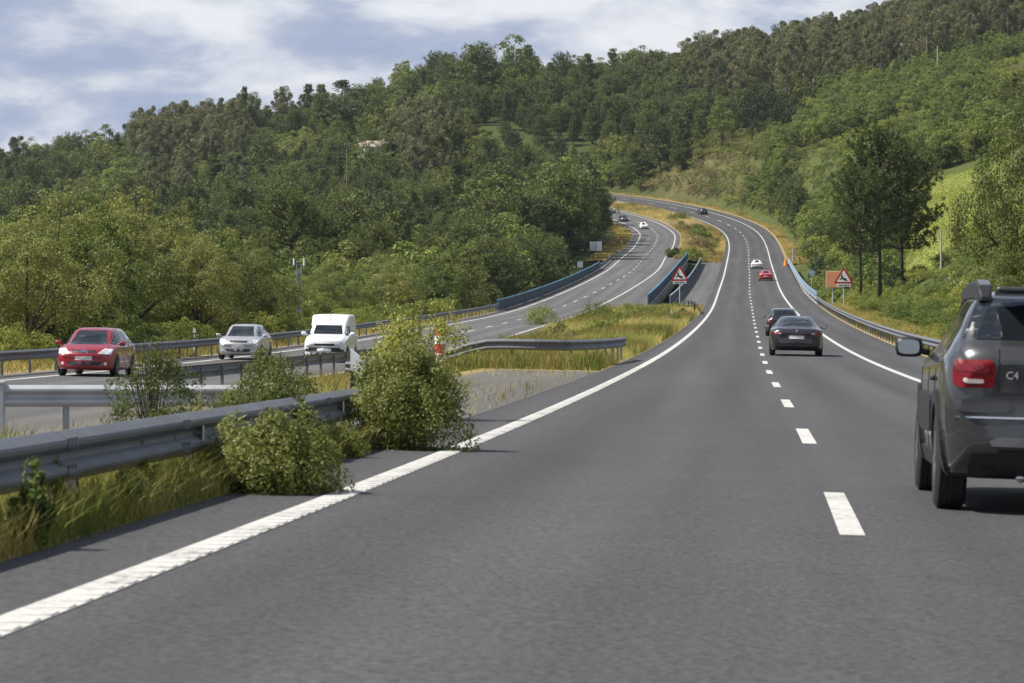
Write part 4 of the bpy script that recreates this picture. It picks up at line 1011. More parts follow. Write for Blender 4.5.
def pine(r, nneed, size, h=10.0, rmax=2.7, z0=.18, whorls=13, top=.75, droop=.25, round_top=False):
    CC = []; DD = []; t = MB(); b = h * .019
    lean = r.normal(size=2) * .15
    t.tube([(0, 0, -.8), (lean[0] * .3, lean[1] * .3, h * .4), (lean[0], lean[1], h * .97)], [b, b * .7, b * .12], 7)
    for w in range(whorls):
        f = (w + r.random() * .6) / whorls; z = h * (z0 + (1 - z0) * f)
        prof = (1 - f) ** .75 if not round_top else math.sqrt(max(0.02, 1 - (f * 1.02 - .28) ** 2 / .56))
        if not round_top: prof *= min(1, .55 + f * 3)
        L0 = rmax * prof + .25
        m = int(5 + 3 * r.random()); a0 = r.random() * 6.28
        for k in range(m):
            a = a0 + 6.28 * k / m + r.normal() * .3; Lb = L0 * (.65 + .5 * r.random())
            dirv = np.array([math.cos(a), math.sin(a), 0])
            up = .15 + .5 * f - droop * (1 - f) * .5
            p0 = np.array([lean[0] * f, lean[1] * f, z]); p1 = p0 + dirv * Lb * .6 + np.array([0, 0, up * Lb * .4]); p2 = p0 + dirv * Lb + np.array([0, 0, up * Lb + .15 * Lb])
            if w % 2 == 0 or k % 2 == 0: t.tube([tuple(p0), tuple(p1), tuple(p2)], [b * .3, b * .2, b * .06], 4, False)
            q = max(3, int(3 + Lb * 3.0))
            for u_ in np.linspace(.28, 1.0, q):
                c = p0 * (1 - u_) ** 2 + 2 * p1 * u_ * (1 - u_) + p2 * u_ ** 2
                c = c + r.normal(size=3) * np.array([.16, .16, .1]) * (1 + .4 * Lb * .3); CC.append(c); DD.append(unit(dirv * .5 + np.array([0, 0, .7]) + r.normal(size=3) * .25))
    CC = np.array(CC); DD = np.array(DD); per = max(3, nneed // len(CC))
    c = np.repeat(CC, per, 0); d = np.repeat(DD, per, 0); dd = unit(d * .8 + r.normal(size=c.shape) * .75)
    V, Fq = needles(c + dd * size * .12, dd, size, size * .26, r)
    return V, Fq, t
def euca(r, nleaf, leaf, h=18.0):
    t = MB(); b = h * .012; lean = r.normal(size=2) * .5
    t.tube([(0, 0, -.8), (lean[0] * .4, lean[1] * .4, h * .5), (lean[0], lean[1], h * .93)], [b, b * .75, b * .15], 6)
    C = []; 
    n = 16
    for k in range(n):
        f = .42 + .58 * (k + r.random()) / n; a = r.random() * 6.28; L = h * (.135 if f < .9 else .07) * (.5 + .8 * r.random()) * (1.1 - .5 * abs(f - .7) / .3)
        c = np.array([lean[0] * f + math.cos(a) * L, lean[1] * f + math.sin(a) * L, h * f * .97]); C.append(c)
        t.tube([(lean[0] * f, lean[1] * f, h * f * .88), tuple(c)], [b * .3, b * .08], 4, False)
    C = np.array(C); per = nleaf // len(C); cen = np.repeat(C, per, 0); dd = unit(r.normal(size=cen.shape) + np.array([0, 0, .2]))
    cr = np.repeat(h * .062 * (.6 + .8 * r.random(len(C))), per)
    P = cen + dd * (cr * (.3 + .7 * r.random(len(cen)) ** .5))[:, None]
    V, Fq = leafquads(P, dd + np.array([0, 0, -.1]), leaf, leaf * .45, r, .7)
    return V, Fq, t
def split_mesh(name, V, Fq, t, smooth=False):
    return np_mesh(name + '_crown', V, Fq), t
def far_mesh(name, V, Fq, t):
    tv = np.array(t.v); q = [f for f in t.f if len(f) == 4]; Fa = np.array(q) + len(V)
    return np_mesh(name, np.concatenate([V, tv]), np.concatenate([Fq, Fa]), mi=np.concatenate([np.zeros(len(Fq)), np.ones(len(Fa))]))
KIND = {}
def reg(kind, variant, lod, gen, leafmat, barkmat, refh):
    V, Fq, t = gen
    if lod == 'far':
        me = far_mesh(kind + '_far', V, Fq, t); me.materials.append(M[leafmat]); me.materials.append(M[barkmat]); KIND.setdefault((kind, 'far'), []).append((me, refh))
    else:
        c = np_mesh(kind + '_crown', V, Fq); c.materials.append(M[leafmat])
        tm = bpy.data.meshes.new(kind + '_trunk'); tm.from_pydata(t.v, [], t.f); tm.update(); tm.materials.append(M[barkmat])
        for p_ in tm.polygons: p_.use_smooth = True
        KIND.setdefault((kind, 'near'), []).append((c, tm, refh))
for v in range(4):
    r = np.random.default_rng(100 + v)
    reg('pine', v, 'far', pine(r, 5200, .5, 10, 2.3 + .5 * (v % 2), .12 + .1 * (v % 2), 12, round_top=(v % 2 == 1)), 'leaf_pine', 'bark', 10)
    reg('broad', v, 'far', broadleaf(r, 3800, .36, 10, 3.3, .1, 50, 1.1, -.7, rough=.28), 'leaf_green', 'bark', 10)
    reg('olive', v, 'far', broadleaf(r, 3800, .34, 10, 3.1, .1, 50, 1.1, -.7, rough=.28), 'leaf_olive', 'bark', 10)
    reg('euca', v, 'far', euca(r, 2800, .5, 18), 'leaf_euca', 'palebark', 18)
    reg('shrub', v, 'far', broadleaf(r, 900, .22, 3, 2.0, 0.0, 40, .55, -.1, trunk=False), 'leaf_yellow' if v % 2 else 'leaf_green', 'bark', 3)
    reg('scrub', v, 'far', broadleaf(r, 800, .22, 3, 2.1, 0.0, 40, .5, -.1, trunk=False), 'leaf_brown' if v == 3 else 'leaf_olive', 'bark', 3)
    reg('olive', v, 'near', broadleaf(r, 15000, .15, 8, 2.9, .06, 80, .8, -.75, .5, .38), 'leaf_olive', 'bark', 8)
    reg('broad', v, 'near', broadleaf(r, 14000, .17, 8, 2.9, .06, 70, .85, -.75, .6, .36), 'leaf_green', 'bark', 8)
    reg('shrub', v, 'near', broadleaf(r, 4500, .13, 3, 1.9, 0.0, 60, .5, -.1, .6, .4, trunk=False), 'leaf_yellow' if v % 2 else 'leaf_green', 'bark', 3)
for v in range(3):
    r = np.random.default_rng(140 + v)
    reg('pine', v, 'near', pine(r, 26000, .30, 13, 3.9, .42, 15, round_top=True), 'leaf_pine', 'bark', 13)
    reg('dark', v, 'far', broadleaf(r, 4200, .4, 10, 5.0, .05, 70, 1.4, -.6), 'leaf_dark', 'bark', 10)
    reg('dark', v, 'near', broadleaf(r, 8000, .24, 8, 3.0, .05, 80, .85, -.7), 'leaf_dark', 'bark', 8)

NAMES = {'pine': 'pine_tree', 'broad': 'broadleaf_tree', 'olive': 'willow_tree', 'euca': 'eucalyptus_tree', 'shrub': 'shrub', 'scrub': 'scrub_bush', 'dark': 'evergreen_oak'}
CATS = {'pine': 'tree', 'broad': 'tree', 'olive': 'tree', 'euca': 'tree', 'shrub': 'shrub', 'scrub': 'shrub', 'dark': 'tree'}
def plant(kind, x, y, z, h, label, group, near=False, rz=None, sxy=1.0, var=None):
    lst = KIND[(kind, 'near' if near and (kind, 'near') in KIND else 'far')]
    it = lst[var % len(lst) if var is not None else rng.integers(len(lst))]
    s_ = h / it[-1]; rz = rng.random() * 6.28 if rz is None else rz
    if len(it) == 3:
        o = empty(NAMES[kind], (x, y, z), rz); o.scale = (s_ * sxy, s_ * sxy, s_)
        a = bpy.data.objects.new('crown', it[0]); COL.objects.link(a); a.parent = o
        b = bpy.data.objects.new('trunk' if CATS[kind] == 'tree' else 'stems', it[1]); COL.objects.link(b); b.parent = o
    else:
        o = bpy.data.objects.new(NAMES[kind], it[0]); COL.objects.link(o); o.location = (x, y, z); o.rotation_euler = (0, 0, rz); o.scale = (s_ * sxy, s_ * sxy, s_)
    tag(o, label, CATS[kind], group); return o

# ------------------------------------------------------------------ where things grow
def itp(u, pairs): return np.interp(u, [p[0] for p in pairs], [p[1] for p in pairs])
CANOPY = [(-80, 226), (0, 222), (40, 216), (90, 212), (135, 207), (170, 213), (200, 228), (240, 240), (285, 262), (310, 276)]
MIDTOP = [(230, 262), (300, 276), (330, 268), (375, 262), (420, 252), (450, 262), (520, 268), (600, 262)]
PINETOP = [(400, 250), (430, 238), (470, 224), (500, 214), (540, 186), (570, 165), (590, 138), (605, 132), (620, 150)]
cand = []                                                      # kind, x, y, z, h, zone
rr = np.random.default_rng(11)
def hmap(x, y, k=0.0): return noise.noise(Vector((x * .016 + k, y * .011 - k, 3.1 + k)))
def scatter(Y0, Y1, cell, u0, u1, fn):
    y = Y0
    pts = []
    while y < Y1:
        xs = np.arange(upx(u0, y), upx(u1, y), cell)
        for x in xs: pts.append((x + (rr.random() - .5) * cell * .9, y + (rr.random() - .5) * cell * .9))
        y += cell
    if not pts: return
    P = np.array(pts); Z = ground_z(P[:, 0], P[:, 1]); S, T = st_of(P[:, 0], P[:, 1]); U = CXP + F * P[:, 0] / P[:, 1]
    SE = np.interp(S, SG, _sep)
    for (x, yy), z, s, t, u, se in zip(P, Z, S, T, U, SE):
        e = fn(x, yy, z, s, t, u, se)
        if e: cand.append((e[0], x, yy, z - .1, e[1], e[2]))
def toprow(v, y, z, lo, hi):
    h = (YH - v) / F * y - z; return h if h > lo and h < hi * 1.15 else None
def left_near(x, y, z, s, t, u, se):
    if t > -se - 9.5: return None
    v = itp(u, CANOPY) + abs(rr.normal()) * 13 - 2
    if u > 312 or (abs(u - 299) < 3): return None
    h = toprow(v, y, z, 2.5, 11)
    return ('olive' if rr.random() < .8 else 'broad', h, 'left_near') if h else None
scatter(118, 205, 4.6, -60, 320, left_near)
def left_edge(x, y, z, s, t, u, se):
    if not (-se - 11.5 < t < -se - 7.2): return None
    return ('shrub', 0.8 + 1.3 * rr.random(), 'left_edge') if rr.random() < .75 else None
scatter(100, 300, 2.3, -40, 560, left_edge)
def left_mid(x, y, z, s, t, u, se):
    if t > -se - 10 or (abs(u - 299) < 4 and y < 302): return None
    v = itp(u, MIDTOP) + abs(rr.normal()) * 10
    h = toprow(v, y, z, 2.0, 10)
    return (('broad' if rr.random() < .65 else 'olive'), h, 'left_mid') if h else None
scatter(205, 320, 5.2, 225, 520, left_mid)
def left_pines(x, y, z, s, t, u, se):
    if t > -se - 9.5 or u < 395: return None
    v = itp(u, PINETOP) + abs(rr.normal()) * 16
    d = -se - 9 - t
    if d < 9 and y < 540: v = max(v, 238 + rr.random() * 25) if u < 560 else v
    h = toprow(v, y, z, 3, 17)
    if not h or (y > 430 and u + .3 * h * F / y > 606) or (y < 550 and u + .36 * h * F / y > 578): return None
    if u > 520 and rr.random() < .8: return ('pine' if h > 6 else 'broad', h, 'left_pines')
    return (('pine' if rr.random() < (.6 if h > 7 else .15) else ('broad' if rr.random() < .7 else 'olive')), h, 'left_pines')
scatter(320, 640, 6.0, 395, 650, left_pines)
def wall_pines(x, y, z, s, t, u, se):
    if t > -se - 8 or t < -se - 34: return None
    h = 9 + 6 * rr.random()
    if u + .27 * h * F / y > 607: return None
    return ('pine' if rr.random() < .8 else 'broad', h, 'left_pines')
scatter(600, 700, 6.0, 500, 640, wall_pines)
def left_hill(x, y, z, s, t, u, se):
    if s < 990 and t > -se - 11 and t < 12: return None
    if t > 12 and s < 960 and (y < 640 or u > 690): return None
    if y < 560 and u > 400: return None
    if 160 < u < 214 and 690 < y < 800: return None
    n = hmap(x, y); n2 = hmap(x, y, 7.7)
    e = (y > 900 and n2 > .42) or (y > 760 and (140 < u < 245 or 395 < u < 455) and n2 > .05)
    if e: return ('euca', 13 + 6 * rr.random(), 'left_hill')
    if n > -.08: return ('pine', 6.5 + 4.5 * rr.random() + (5 if rr.random() < .08 else 0), 'left_hill')
    return ('broad' if rr.random() < .7 else 'olive', 4.8 + 5.0 * rr.random() + (4 if rr.random() < .06 else 0), 'left_hill')
scatter(330, 640, 6.8, -40, 480, left_hill)
scatter(640, 1190, 7.2, -40, 705, left_hill)
def right_near(x, y, z, s, t, u, se):
    if t < 9.2 or t > 60: return None
    if in_field(u, y) and y > 336: return None
    if 820 < u < 960 and 270 < y < 336 and t > 14 : return ('shrub', .8 + rr.random(), 'right_near') if rr.random() < .4 else None
    if y < 330:
        if t < 13: return ('shrub', .7 + 1.1 * rr.random(), 'right_near') if rr.random() < .85 else None
        q = rr.random()
        if y > 215: return ('shrub', .8 + 1.1 * rr.random(), 'right_near')
        return ('shrub', 1.2 + 2.2 * rr.random(), 'right_near') if q < .75 else ('broad' if q < .8 else 'scrub', 1.8 + 1.6 * rr.random(), 'right_near')
    return None
scatter(118, 340, 2.7, 770, 1080, right_near)
def right_bridge(x, y, z, s, t, u, se):
    if t < 9.5 or t > 45: return None
    if in_field(u, y) or u > 900: return None
    q = rr.random()
    hb = 3.2 + 3.0 * rr.random() if t < 26 else 2.0 + 2.0 * rr.random()
    return ('broad' if q < .5 else ('dark' if q < .6 else 'shrub'), hb if q < .6 else hb * .75, 'right_bridge')
scatter(322, 585, 4.2, 775, 1080, right_bridge)
def right_slope(x, y, z, s, t, u, se):
    if s < 985 and t < 10.5: return None
    if in_field(u, y): return None
    n = hmap(x, y, 2.2)
    if 800 < u < 905 and 560 < y < 800 and n < .3: return ('shrub', .9 + 1.5 * rr.random(), 'right_slope') if rr.random() < .85 else None
    if y > 860 and 725 < u < 825 and y < 895: return ('shrub', .8 + rr.random(), 'right_slope')
    q = rr.random()
    if n > .12 and q < .6: return ('broad', 4 + 4 * rr.random(), 'right_slope')
    if n < -.18 and q < .5: return ('pine', 6 + 5 * rr.random(), 'right_slope')
    if u < 800 and y > 800: return ('scrub', 1.4 + 2.2 * rr.random(), 'right_slope')
    return ('shrub' if q < .8 else 'scrub', 1.5 + 2.4 * rr.random(), 'right_slope')
scatter(585, 960, 2.9, 600, 1080, right_slope)
def right_ridge(x, y, z, s, t, u, se):
    if s < 985 and t < 14: return None
    n = hmap(x, y, 4.4)
    if u < 690: return ('pine', 9 + 4 * rr.random(), 'right_ridge') if rr.random() < .85 else None
    if y < 1010 and rr.random() < .4: return ('broad', 5 + 4 * rr.random(), 'right_ridge')
    if u > 930 and n > .1: return ('pine', 9 + 4 * rr.random(), 'right_ridge')
    return ('euca', 14 + 6 * rr.random(), 'right_ridge')
scatter(955, 1190, 6.6, 640, 1080, right_ridge)

# which of them the camera can see: front to back cover of a coarse picture
cand.sort(key=lambda c: c[2])
cov = np.zeros((342, 512), bool)
vis = []
WID = {'pine': .22, 'broad': .33, 'olive': .33, 'euca': .12, 'shrub': .62, 'scrub': .62, 'dark': .45}
for c in cand:
    k, x, y, z, h, zone = c
    u = CXP + F * x / y; v0 = YH - F * (z + h) / y; v1 = YH - F * z / y; hw_ = WID[k] * h * F / y
    a0, a1 = int(max(0, (u - hw_) / 2)), int(min(512, (u + hw_) / 2 + 1)); b0, b1 = int(max(0, v0 / 2)), int(min(341.5, v1 / 2))
    if a1 <= a0 or b1 <= b0: vis.append(0); continue
    sub = cov[b0:b1, a0:a1]; n = int((~sub).sum()); vis.append(n * 4)
    m = max(1, (a1 - a0) // 7)
    cov[b0 + (b1 - b0) // 8:b1, a0 + m:max(a0 + m + 1, a1 - m)] = True
# the grass ground in front (verges, road) also hides: handled by the corridor's own exclusion
ZL = {('left_near', 'olive'): 'olive green willow in the dense row behind the left guardrail', ('left_near', 'broad'): 'mid green leafy tree among the olive willows on the left',
      ('left_edge', 'shrub'): 'low shrub growing right behind the left guardrail', ('left_mid', 'broad'): 'rounded green tree behind the white van and left rail', ('left_mid', 'olive'): 'olive toned tree among rounded green trees behind the left rail',
      ('left_pines', 'pine'): 'tall dark pine in the wood behind the left blue parapet', ('left_pines', 'broad'): 'leafy green tree in the wood behind the left blue parapet', ('left_pines', 'olive'): 'olive toned tree in the wood behind the left blue parapet',
      ('left_hill', 'pine'): 'pine on the wooded hillside left of the far bend', ('left_hill', 'broad'): 'broadleaf tree on the wooded hillside left of the far bend', ('left_hill', 'olive'): 'olive toned tree on the wooded hillside left of the far bend', ('left_hill', 'euca'): 'brownish eucalyptus on the wooded hillside left of the far bend',
      ('right_near', 'shrub'): 'shrub on the bank behind the right guardrail', ('right_near', 'broad'): 'small leafy tree on the bank behind the right guardrail', ('right_near', 'scrub'): 'olive scrub on the bank behind the right guardrail',
      ('right_bridge', 'broad'): 'leafy tree below the pale rail right of the bridge', ('right_bridge', 'dark'): 'dark evergreen beside the pale rail right of the bridge', ('right_bridge', 'shrub'): 'shrub beside the pale rail right of the bridge',
      ('right_slope', 'broad'): 'leafy tree on the open slope above the right carriageway', ('right_slope', 'pine'): 'pine on the open slope above the right carriageway', ('right_slope', 'shrub'): 'green shrub on the open slope above the right carriageway', ('right_slope', 'scrub'): 'dry brownish scrub on the slope above the far bend',
      ('right_ridge', 'pine'): 'pine on the skyline ridge at the right', ('right_ridge', 'euca'): 'tall eucalyptus with bare trunk on the right skyline ridge', ('right_ridge', 'broad'): 'leafy tree at the foot of the eucalyptus ridge'}
ZG = {'left_near': 'trees in the row behind the left guardrail', 'left_edge': 'shrubs behind the left guardrail', 'left_mid': 'trees behind the white van', 'left_pines': 'trees behind the left blue parapet', 'left_hill': 'trees on the wooded left hillside',
      'right_near': 'plants on the right bank', 'right_bridge': 'plants right of the bridge', 'right_slope': 'plants on the slope above the bend', 'right_ridge': 'trees on the right ridge'}
order = np.argsort(-np.array(vis), kind='stable'); LIM = {'pine': 230, 'broad': 230, 'olive': 170, 'euca': 190, 'shrub': 290, 'scrub': 150, 'dark': 40}
cnt = {}; rest = []
for i in order:
    k, x, y, z, h, zone = cand[i]
    if vis[i] >= (14 if y > 500 else 30) and cnt.get(k, 0) < LIM[k]:
        cnt[k] = cnt.get(k, 0) + 1
        near = (y < 330 and k in ('olive', 'broad', 'shrub', 'dark')) or (y < 450 and k == 'pine')
        plant(k, x, y, z, h, ZL[(zone, k)], ZG[zone] + ', ' + NAMES[k].replace('_', ' '), near, sxy=.88 + .3 * rr.random(), var=cnt[k])
    else: rest.append((k, x, y, z, h))
from collections import Counter
print('REST', Counter(p[0] for p in rest), 'slope', sum(c[5] == 'right_slope' for c in cand)); print('VEG cand', len(cand), 'single', cnt, 'rest', len(rest))

# the remaining wood as one mass: points carrying the trees' own meshes
def wood(points, name):
    kinds = sorted({p[0] for p in points}); slots = []
    pick = []
    for p in points:
        v = int(rr.integers(len(KIND[(p[0], 'far')]))); key = (p[0], v)
        if key not in slots: slots.append(key)
        pick.append(slots.index(key))
    V = np.array([p[1:4] for p in points]); me = bpy.data.meshes.new(name); me.vertices.add(len(V)); me.vertices.foreach_set('co', V.astype(np.float32).ravel())
    def at(nm, typ, arr, key): a = me.attributes.new(nm, typ, 'POINT'); a.data.foreach_set(key, arr)
    at('slot', 'INT', np.array(pick, np.int32), 'value')
    at('turn', 'FLOAT_VECTOR', np.stack([np.zeros(len(V)), np.zeros(len(V)), rr.random(len(V)) * 6.28], 1).astype(np.float32).ravel(), 'vector')
    sc = np.array([p[4] / KIND[(p[0], 'far')][0][1] for p in points]); w = .88 + .3 * rr.random(len(V))
    at('size', 'FLOAT_VECTOR', np.stack([sc * w, sc * w, sc], 1).astype(np.float32).ravel(), 'vector')
    o = bpy.data.objects.new(name, me); COL.objects.link(o); o['kind'] = 'stuff'
    ng = bpy.data.node_groups.new(name, 'GeometryNodeTree')
    ng.interface.new_socket('Geometry', in_out='INPUT', socket_type='NodeSocketGeometry'); ng.interface.new_socket('Geometry', in_out='OUTPUT', socket_type='NodeSocketGeometry')
    nd, ln = ng.nodes, ng.links; gi = nd.new('NodeGroupInput'); go = nd.new('NodeGroupOutput'); jn = nd.new('GeometryNodeJoinGeometry')
    def attr(nm, typ): a = nd.new('GeometryNodeInputNamedAttribute'); a.data_type = typ; a.inputs['Name'].default_value = nm; return a.outputs['Attribute']
    sl = attr('slot', 'INT'); tu = attr('turn', 'FLOAT_VECTOR'); sz = attr('size', 'FLOAT_VECTOR')
    src = {}
    for ob in bpy.data.objects:
        if ob.type == 'MESH' and ob.parent is None: src.setdefault(ob.data.name, ob)
    for k, key in enumerate(slots):
        me_k = KIND[(key[0], 'far')][key[1]][0]
        ob = src.get(me_k.name)
        if ob is None:
            p = points[pick.index(k)]; ob = plant(key[0], p[1], p[2], p[3], p[4], 'tree of the far wood', 'trees of the far wood', False, var=key[1])
        oi = nd.new('GeometryNodeObjectInfo'); oi.transform_space = 'ORIGINAL'; oi.inputs['Object'].default_value = ob; oi.inputs['As Instance'].default_value = True
        cp = nd.new('FunctionNodeCompare'); cp.data_type = 'INT'; cp.operation = 'EQUAL'
        ai = [s_ for s_ in cp.inputs if s_.type == 'INT']; ln.new(sl, ai[0]); ai[1].default_value = k
        ip = nd.new('GeometryNodeInstanceOnPoints'); ln.new(gi.outputs[0], ip.inputs['Points']); ln.new(cp.outputs[0], ip.inputs['Selection'])
        ln.new(oi.outputs['Geometry'], ip.inputs['Instance']); ln.new(tu, ip.inputs['Rotation']); ln.new(sz, ip.inputs['Scale']); ln.new(ip.outputs[0], jn.inputs[0])
    ln.new(jn.outputs[0], go.inputs[0])
    md = o.modifiers.new('wood', 'NODES'); md.node_group = ng
    return o
wood([p for p in rest if p[0] not in ('shrub', 'scrub')], 'distant_wood')
wood([p for p in rest if p[0] in ('shrub', 'scrub')], 'undergrowth')

# single trees that stand out (the pair that half hides the house first)
def tree_px(kind, u, vtop, Y, label, sxy=1.0, near=True, group=None, var=None, zoff=0.0, rz=None):
    x = upx(u, Y); z = gz(x, Y) - .1 + zoff; h = (YH - vtop) / F * Y - z
    return plant(kind, x, Y, z, h, label, group, near, sxy=sxy, var=var, rz=rz)
tree_px('pine', 880, 138, 318, 'big dark pine in front of the mown meadow, tallest of its clump', .82, var=0, rz=.4)
tree_px('pine', 902, 152, 326, 'broad pine at the right of the clump before the mown meadow', .80, var=1, rz=2.)
tree_px('pine', 861, 176, 312, 'shorter pine at the left of the clump before the mown meadow', .75, var=2, rz=4.)
tree_px('olive', 1026, 116, 165, 'tall olive green tree at the right edge above the grey car', .62, var=1)
tree_px('broad', 1008, 150, 170, 'dense green tree close behind the tall olive one at the right edge', .55, var=1)
tree_px('olive', 1062, 140, 160, 'bushy olive green tree cut by the right edge of the photo', .6, var=2)
tree_px('olive', 1004, 232, 158, 'smaller olive green tree at the foot of the right edge tree', .75, var=3)
for k, (u, vt, Y) in enumerate(((752, 92, 880), (772, 90, 872), (796, 96, 868), (812, 108, 875))):
    tree_px('dark', u, vt, Y, ['leftmost very dark oak on the slope above the far bend', 'tallest very dark oak in the clump above the far bend', 'dark oak right of the tallest in the clump above the far bend', 'rightmost very dark oak on the slope above the far bend'][k], .62, False)
tree_px('broad', 722, 106, 872, 'large grey green tree above the bend left of the dark oaks', .85, False)
tree_px('pine', 700, 112, 885, 'dense pine on the bank above the far bend', 1.15, False, var=2)
tree_px('euca', 341, 79, 1000, 'round headed eucalyptus sticking out of the left skyline', 2.3, False, var=0)
tree_px('pine', 245, 88, 1040, 'slim pointed conifer sticking out of the left skyline', .45, False, var=0)
tree_px('broad', 379, 90, 985, 'small round tree standing on the skyline left of the wooded summit', .75, False)
tree_px('euca', 140, 112, 1060, 'flat topped eucalyptus on the left skyline', 1.5, False, var=1)
tree_px('pine', 480, 48, 1010, 'tall pine on the summit skyline', 1.4, False, var=1)
tree_px('broad', 516, 40, 1010, 'tall round tree on the summit skyline', .9, False)
tree_px('broad', 366, 143, 815, 'round tree in front of the left half of the hillside house', .8, False)
tree_px('pine', 386, 146, 812, 'small pine in front of the right half of the hillside house', .9, False)
tree_px('broad', 376, 151, 812, 'low round tree in front of the wall of the hillside house', .9, False)
tree_px('broad', 640, 44, 1090, 'rounded tree on the skyline right of the summit', .9, False)
# ------------------------------------------------------------------ near shrubs, grass
def near_shrub(x, y, z, h, w, label, seed, nleaf=9000, leaf=.042, group=None, mat='leaf_bush', sprigs=14, nclump=70, name='shrub'):
    r = np.random.default_rng(seed); root = empty(name, (x, y, z)); tag(root, label, 'shrub', group)
    C, d = clumps_on((0, 0, h * .42), (w / 2 * .85, w / 2 * .85, h * .5), nclump, r, -1, .3); C[:, 2] = np.abs(C[:, 2]) * .98 + .02 * h
    per = nleaf // len(C); cen = np.repeat(C, per, 0); dd = unit(r.normal(size=cen.shape) + np.repeat(d, per, 0) * .7 + np.array([0, 0, .3]))
    P = cen + dd * (w * .17 * (.25 + .75 * r.random(len(cen)) ** .5) * np.repeat(.5 + r.random(len(C)), per))[:, None]
    st = MB(); SP = []; SD = []
    for k in range(sprigs):
        a = r.random() * 6.28; q = r.random() * w * .42; tip = np.array([math.cos(a) * q, math.sin(a) * q, h * (.95 + .28 * r.random())]); b0 = np.array([tip[0] * .3, tip[1] * .3, h * .2])
        st.tube([tuple(b0), tuple((b0 + tip) / 2 + r.normal(size=3) * .02), tuple(tip)], [.006, .005, .002], 4)
        for f in np.linspace(.5, 1, 16): SP.append(b0 * (1 - f) + tip * f + r.normal(size=3) * .018); SD.append(r.normal(size=3))
    for k in range(9):
        c = C[r.integers(len(C))]; st.tube([(c[0] * .1, c[1] * .1, -.05), (c[0] * .5, c[1] * .5, c[2] * .5), tuple(c)], [.007, .005, .003], 5)
    P = np.concatenate([P, np.array(SP)]); dd = np.concatenate([dd, np.array(SD)])
    tp = 1.10 - .32 * np.clip(P[:, 2] / h, 0, 1.1); P[:, 0] *= tp; P[:, 1] *= tp
    P[:, 2] = np.maximum(P[:, 2], .01)
    V, Fq = leafquads(P, dd, leaf * np.where(r.random(len(P)) < .35, .65, 1.1), leaf * .5, r, .75)
    me = np_mesh('crown', V, Fq); mesh_obj('crown', me, M[mat], root); st.build('stems', M['bark'], root)
    return root
def gp(s, t): return [float(v) for v in G(s, t)]
x, y, z = gp(24.6, -4.1); near_shrub(x - .06, y, z, .45, 1.1, 'nearest leafy shrub spilling over the guardrail onto the rumble line', 1, 24000, .034, sprigs=24, nclump=110)
x, y, z = gp(26.0, -4.75); near_shrub(x - .3, y, z, .5, .8, 'thin leafy shrub just left of the nearest shrub', 2, 8000, .034, sprigs=24)
x, y, z = gp(33.6, -4.12); near_shrub(x, y, z, .92, 1.14, 'tall rounded shrub at the guardrail end touching the white line', 3, 26000, .038, sprigs=30, nclump=130)
x, y, z = gp(30.0, -4.85); near_shrub(x, y, z, .62, .8, 'low shrub behind the guardrail between the two big ones', 4, 8000, .036)
x, y, z = gp(37, -5.9); near_shrub(x, y, z, .85, 1.2, 'loose shrub behind the rail left of the white marker post', 5, 8000, .04)
x, y, z = gp(34, -6.7); near_shrub(x, y, z, .9, 1.0, 'thin upright shrub before the pale barrier', 6, 5500, .034, sprigs=22)
x, y, z = gp(44, -5.0); near_shrub(x, y, z, 1.55, 1.5, 'yellowish shrub behind the tall rounded one', 7, 7000, .055, mat='leaf_yellow')
x, y, z = gp(17.9, -4.45); near_shrub(x, y, z, .40, .26, 'small dark weed standing before the guardrail', 8, 700, .05, mat='leaf_green', sprigs=6, nclump=20, name='weed')
for k, (s, t, h, w, lab) in enumerate(((243, -15.2, 1.25, 2.6, 'green shrub at the left edge of the median'), (262, -12.0, 1.1, 3.6, 'wide green shrub in the middle of the median'), (272, -9.6, .9, 3.4, 'low yellow green shrub in the median near the deer sign'),
                                      (231, -9, .8, 1.6, 'small green tuft shrub in the median grass'), (560, -9.5, 1.8, 4.0, 'dark shrub between the ends of the blue parapets'), (566, -12.3, 1.3, 3.0, 'green shrub left of the blue parapet end'),
                                      (225, -5.2, .6, 1.1, 'small bush by the median edge below the white post'), (640, -9, 1.6, 5.0, 'brownish shrub in the golden median'), (690, -9.5, 1.4, 4.5, 'shrub at the middle of the golden median'), (738, -9, 1.4, 4.0, 'shrub high in the golden median below the far bend'))):
    x, y, z = gp(s, t); near_shrub(x, y, z, h, w, lab, 20 + k, 2600, .12 if s < 400 else .3, mat='leaf_brown' if 'brown' in lab else ('leaf_yellow' if 'yellow' in lab else 'leaf_green'), sprigs=4)

for k, (s, t, h, w) in enumerate(((13.5, -4.6, .3, .3), (15.2, -4.75, .38, .28), (19.6, -4.7, .34, .3), (21.0, -4.55, .25, .35), (22.4, -4.75, .42, .35), (16.6, -5.0, .5, .4), (28.6, -4.5, .3, .4), (31.2, -4.4, .28, .45))):
    x, y, z = gp(s, t); near_shrub(x, y, z, h, w, 'leafy weed in the grass strip under the near guardrail', 60 + k, 1100, .03, 'weeds under the near guardrail', 'leaf_yellow' if k % 3 else 'leaf_bush', sprigs=10, nclump=24, name='weed')
rm = np.random.default_rng(77)
for k in range(26):
    s = 90 + 215 * rm.random() ** .8; t = -5.5 - 7.0 * rm.random(); hh = .35 + .55 * rm.random()
    x, y, z = gp(s, t); near_shrub(x, y, z, hh, hh * (1.6 + rm.random()), 'tall weed clump in the median grass', 90 + k, 800, .07 if s < 170 else .11, 'weed clumps in the median', ('leaf_yellow', 'leaf_green', 'leaf_bush', 'leaf_brown')[k % 4], sprigs=8, nclump=26, name='weed_clump')
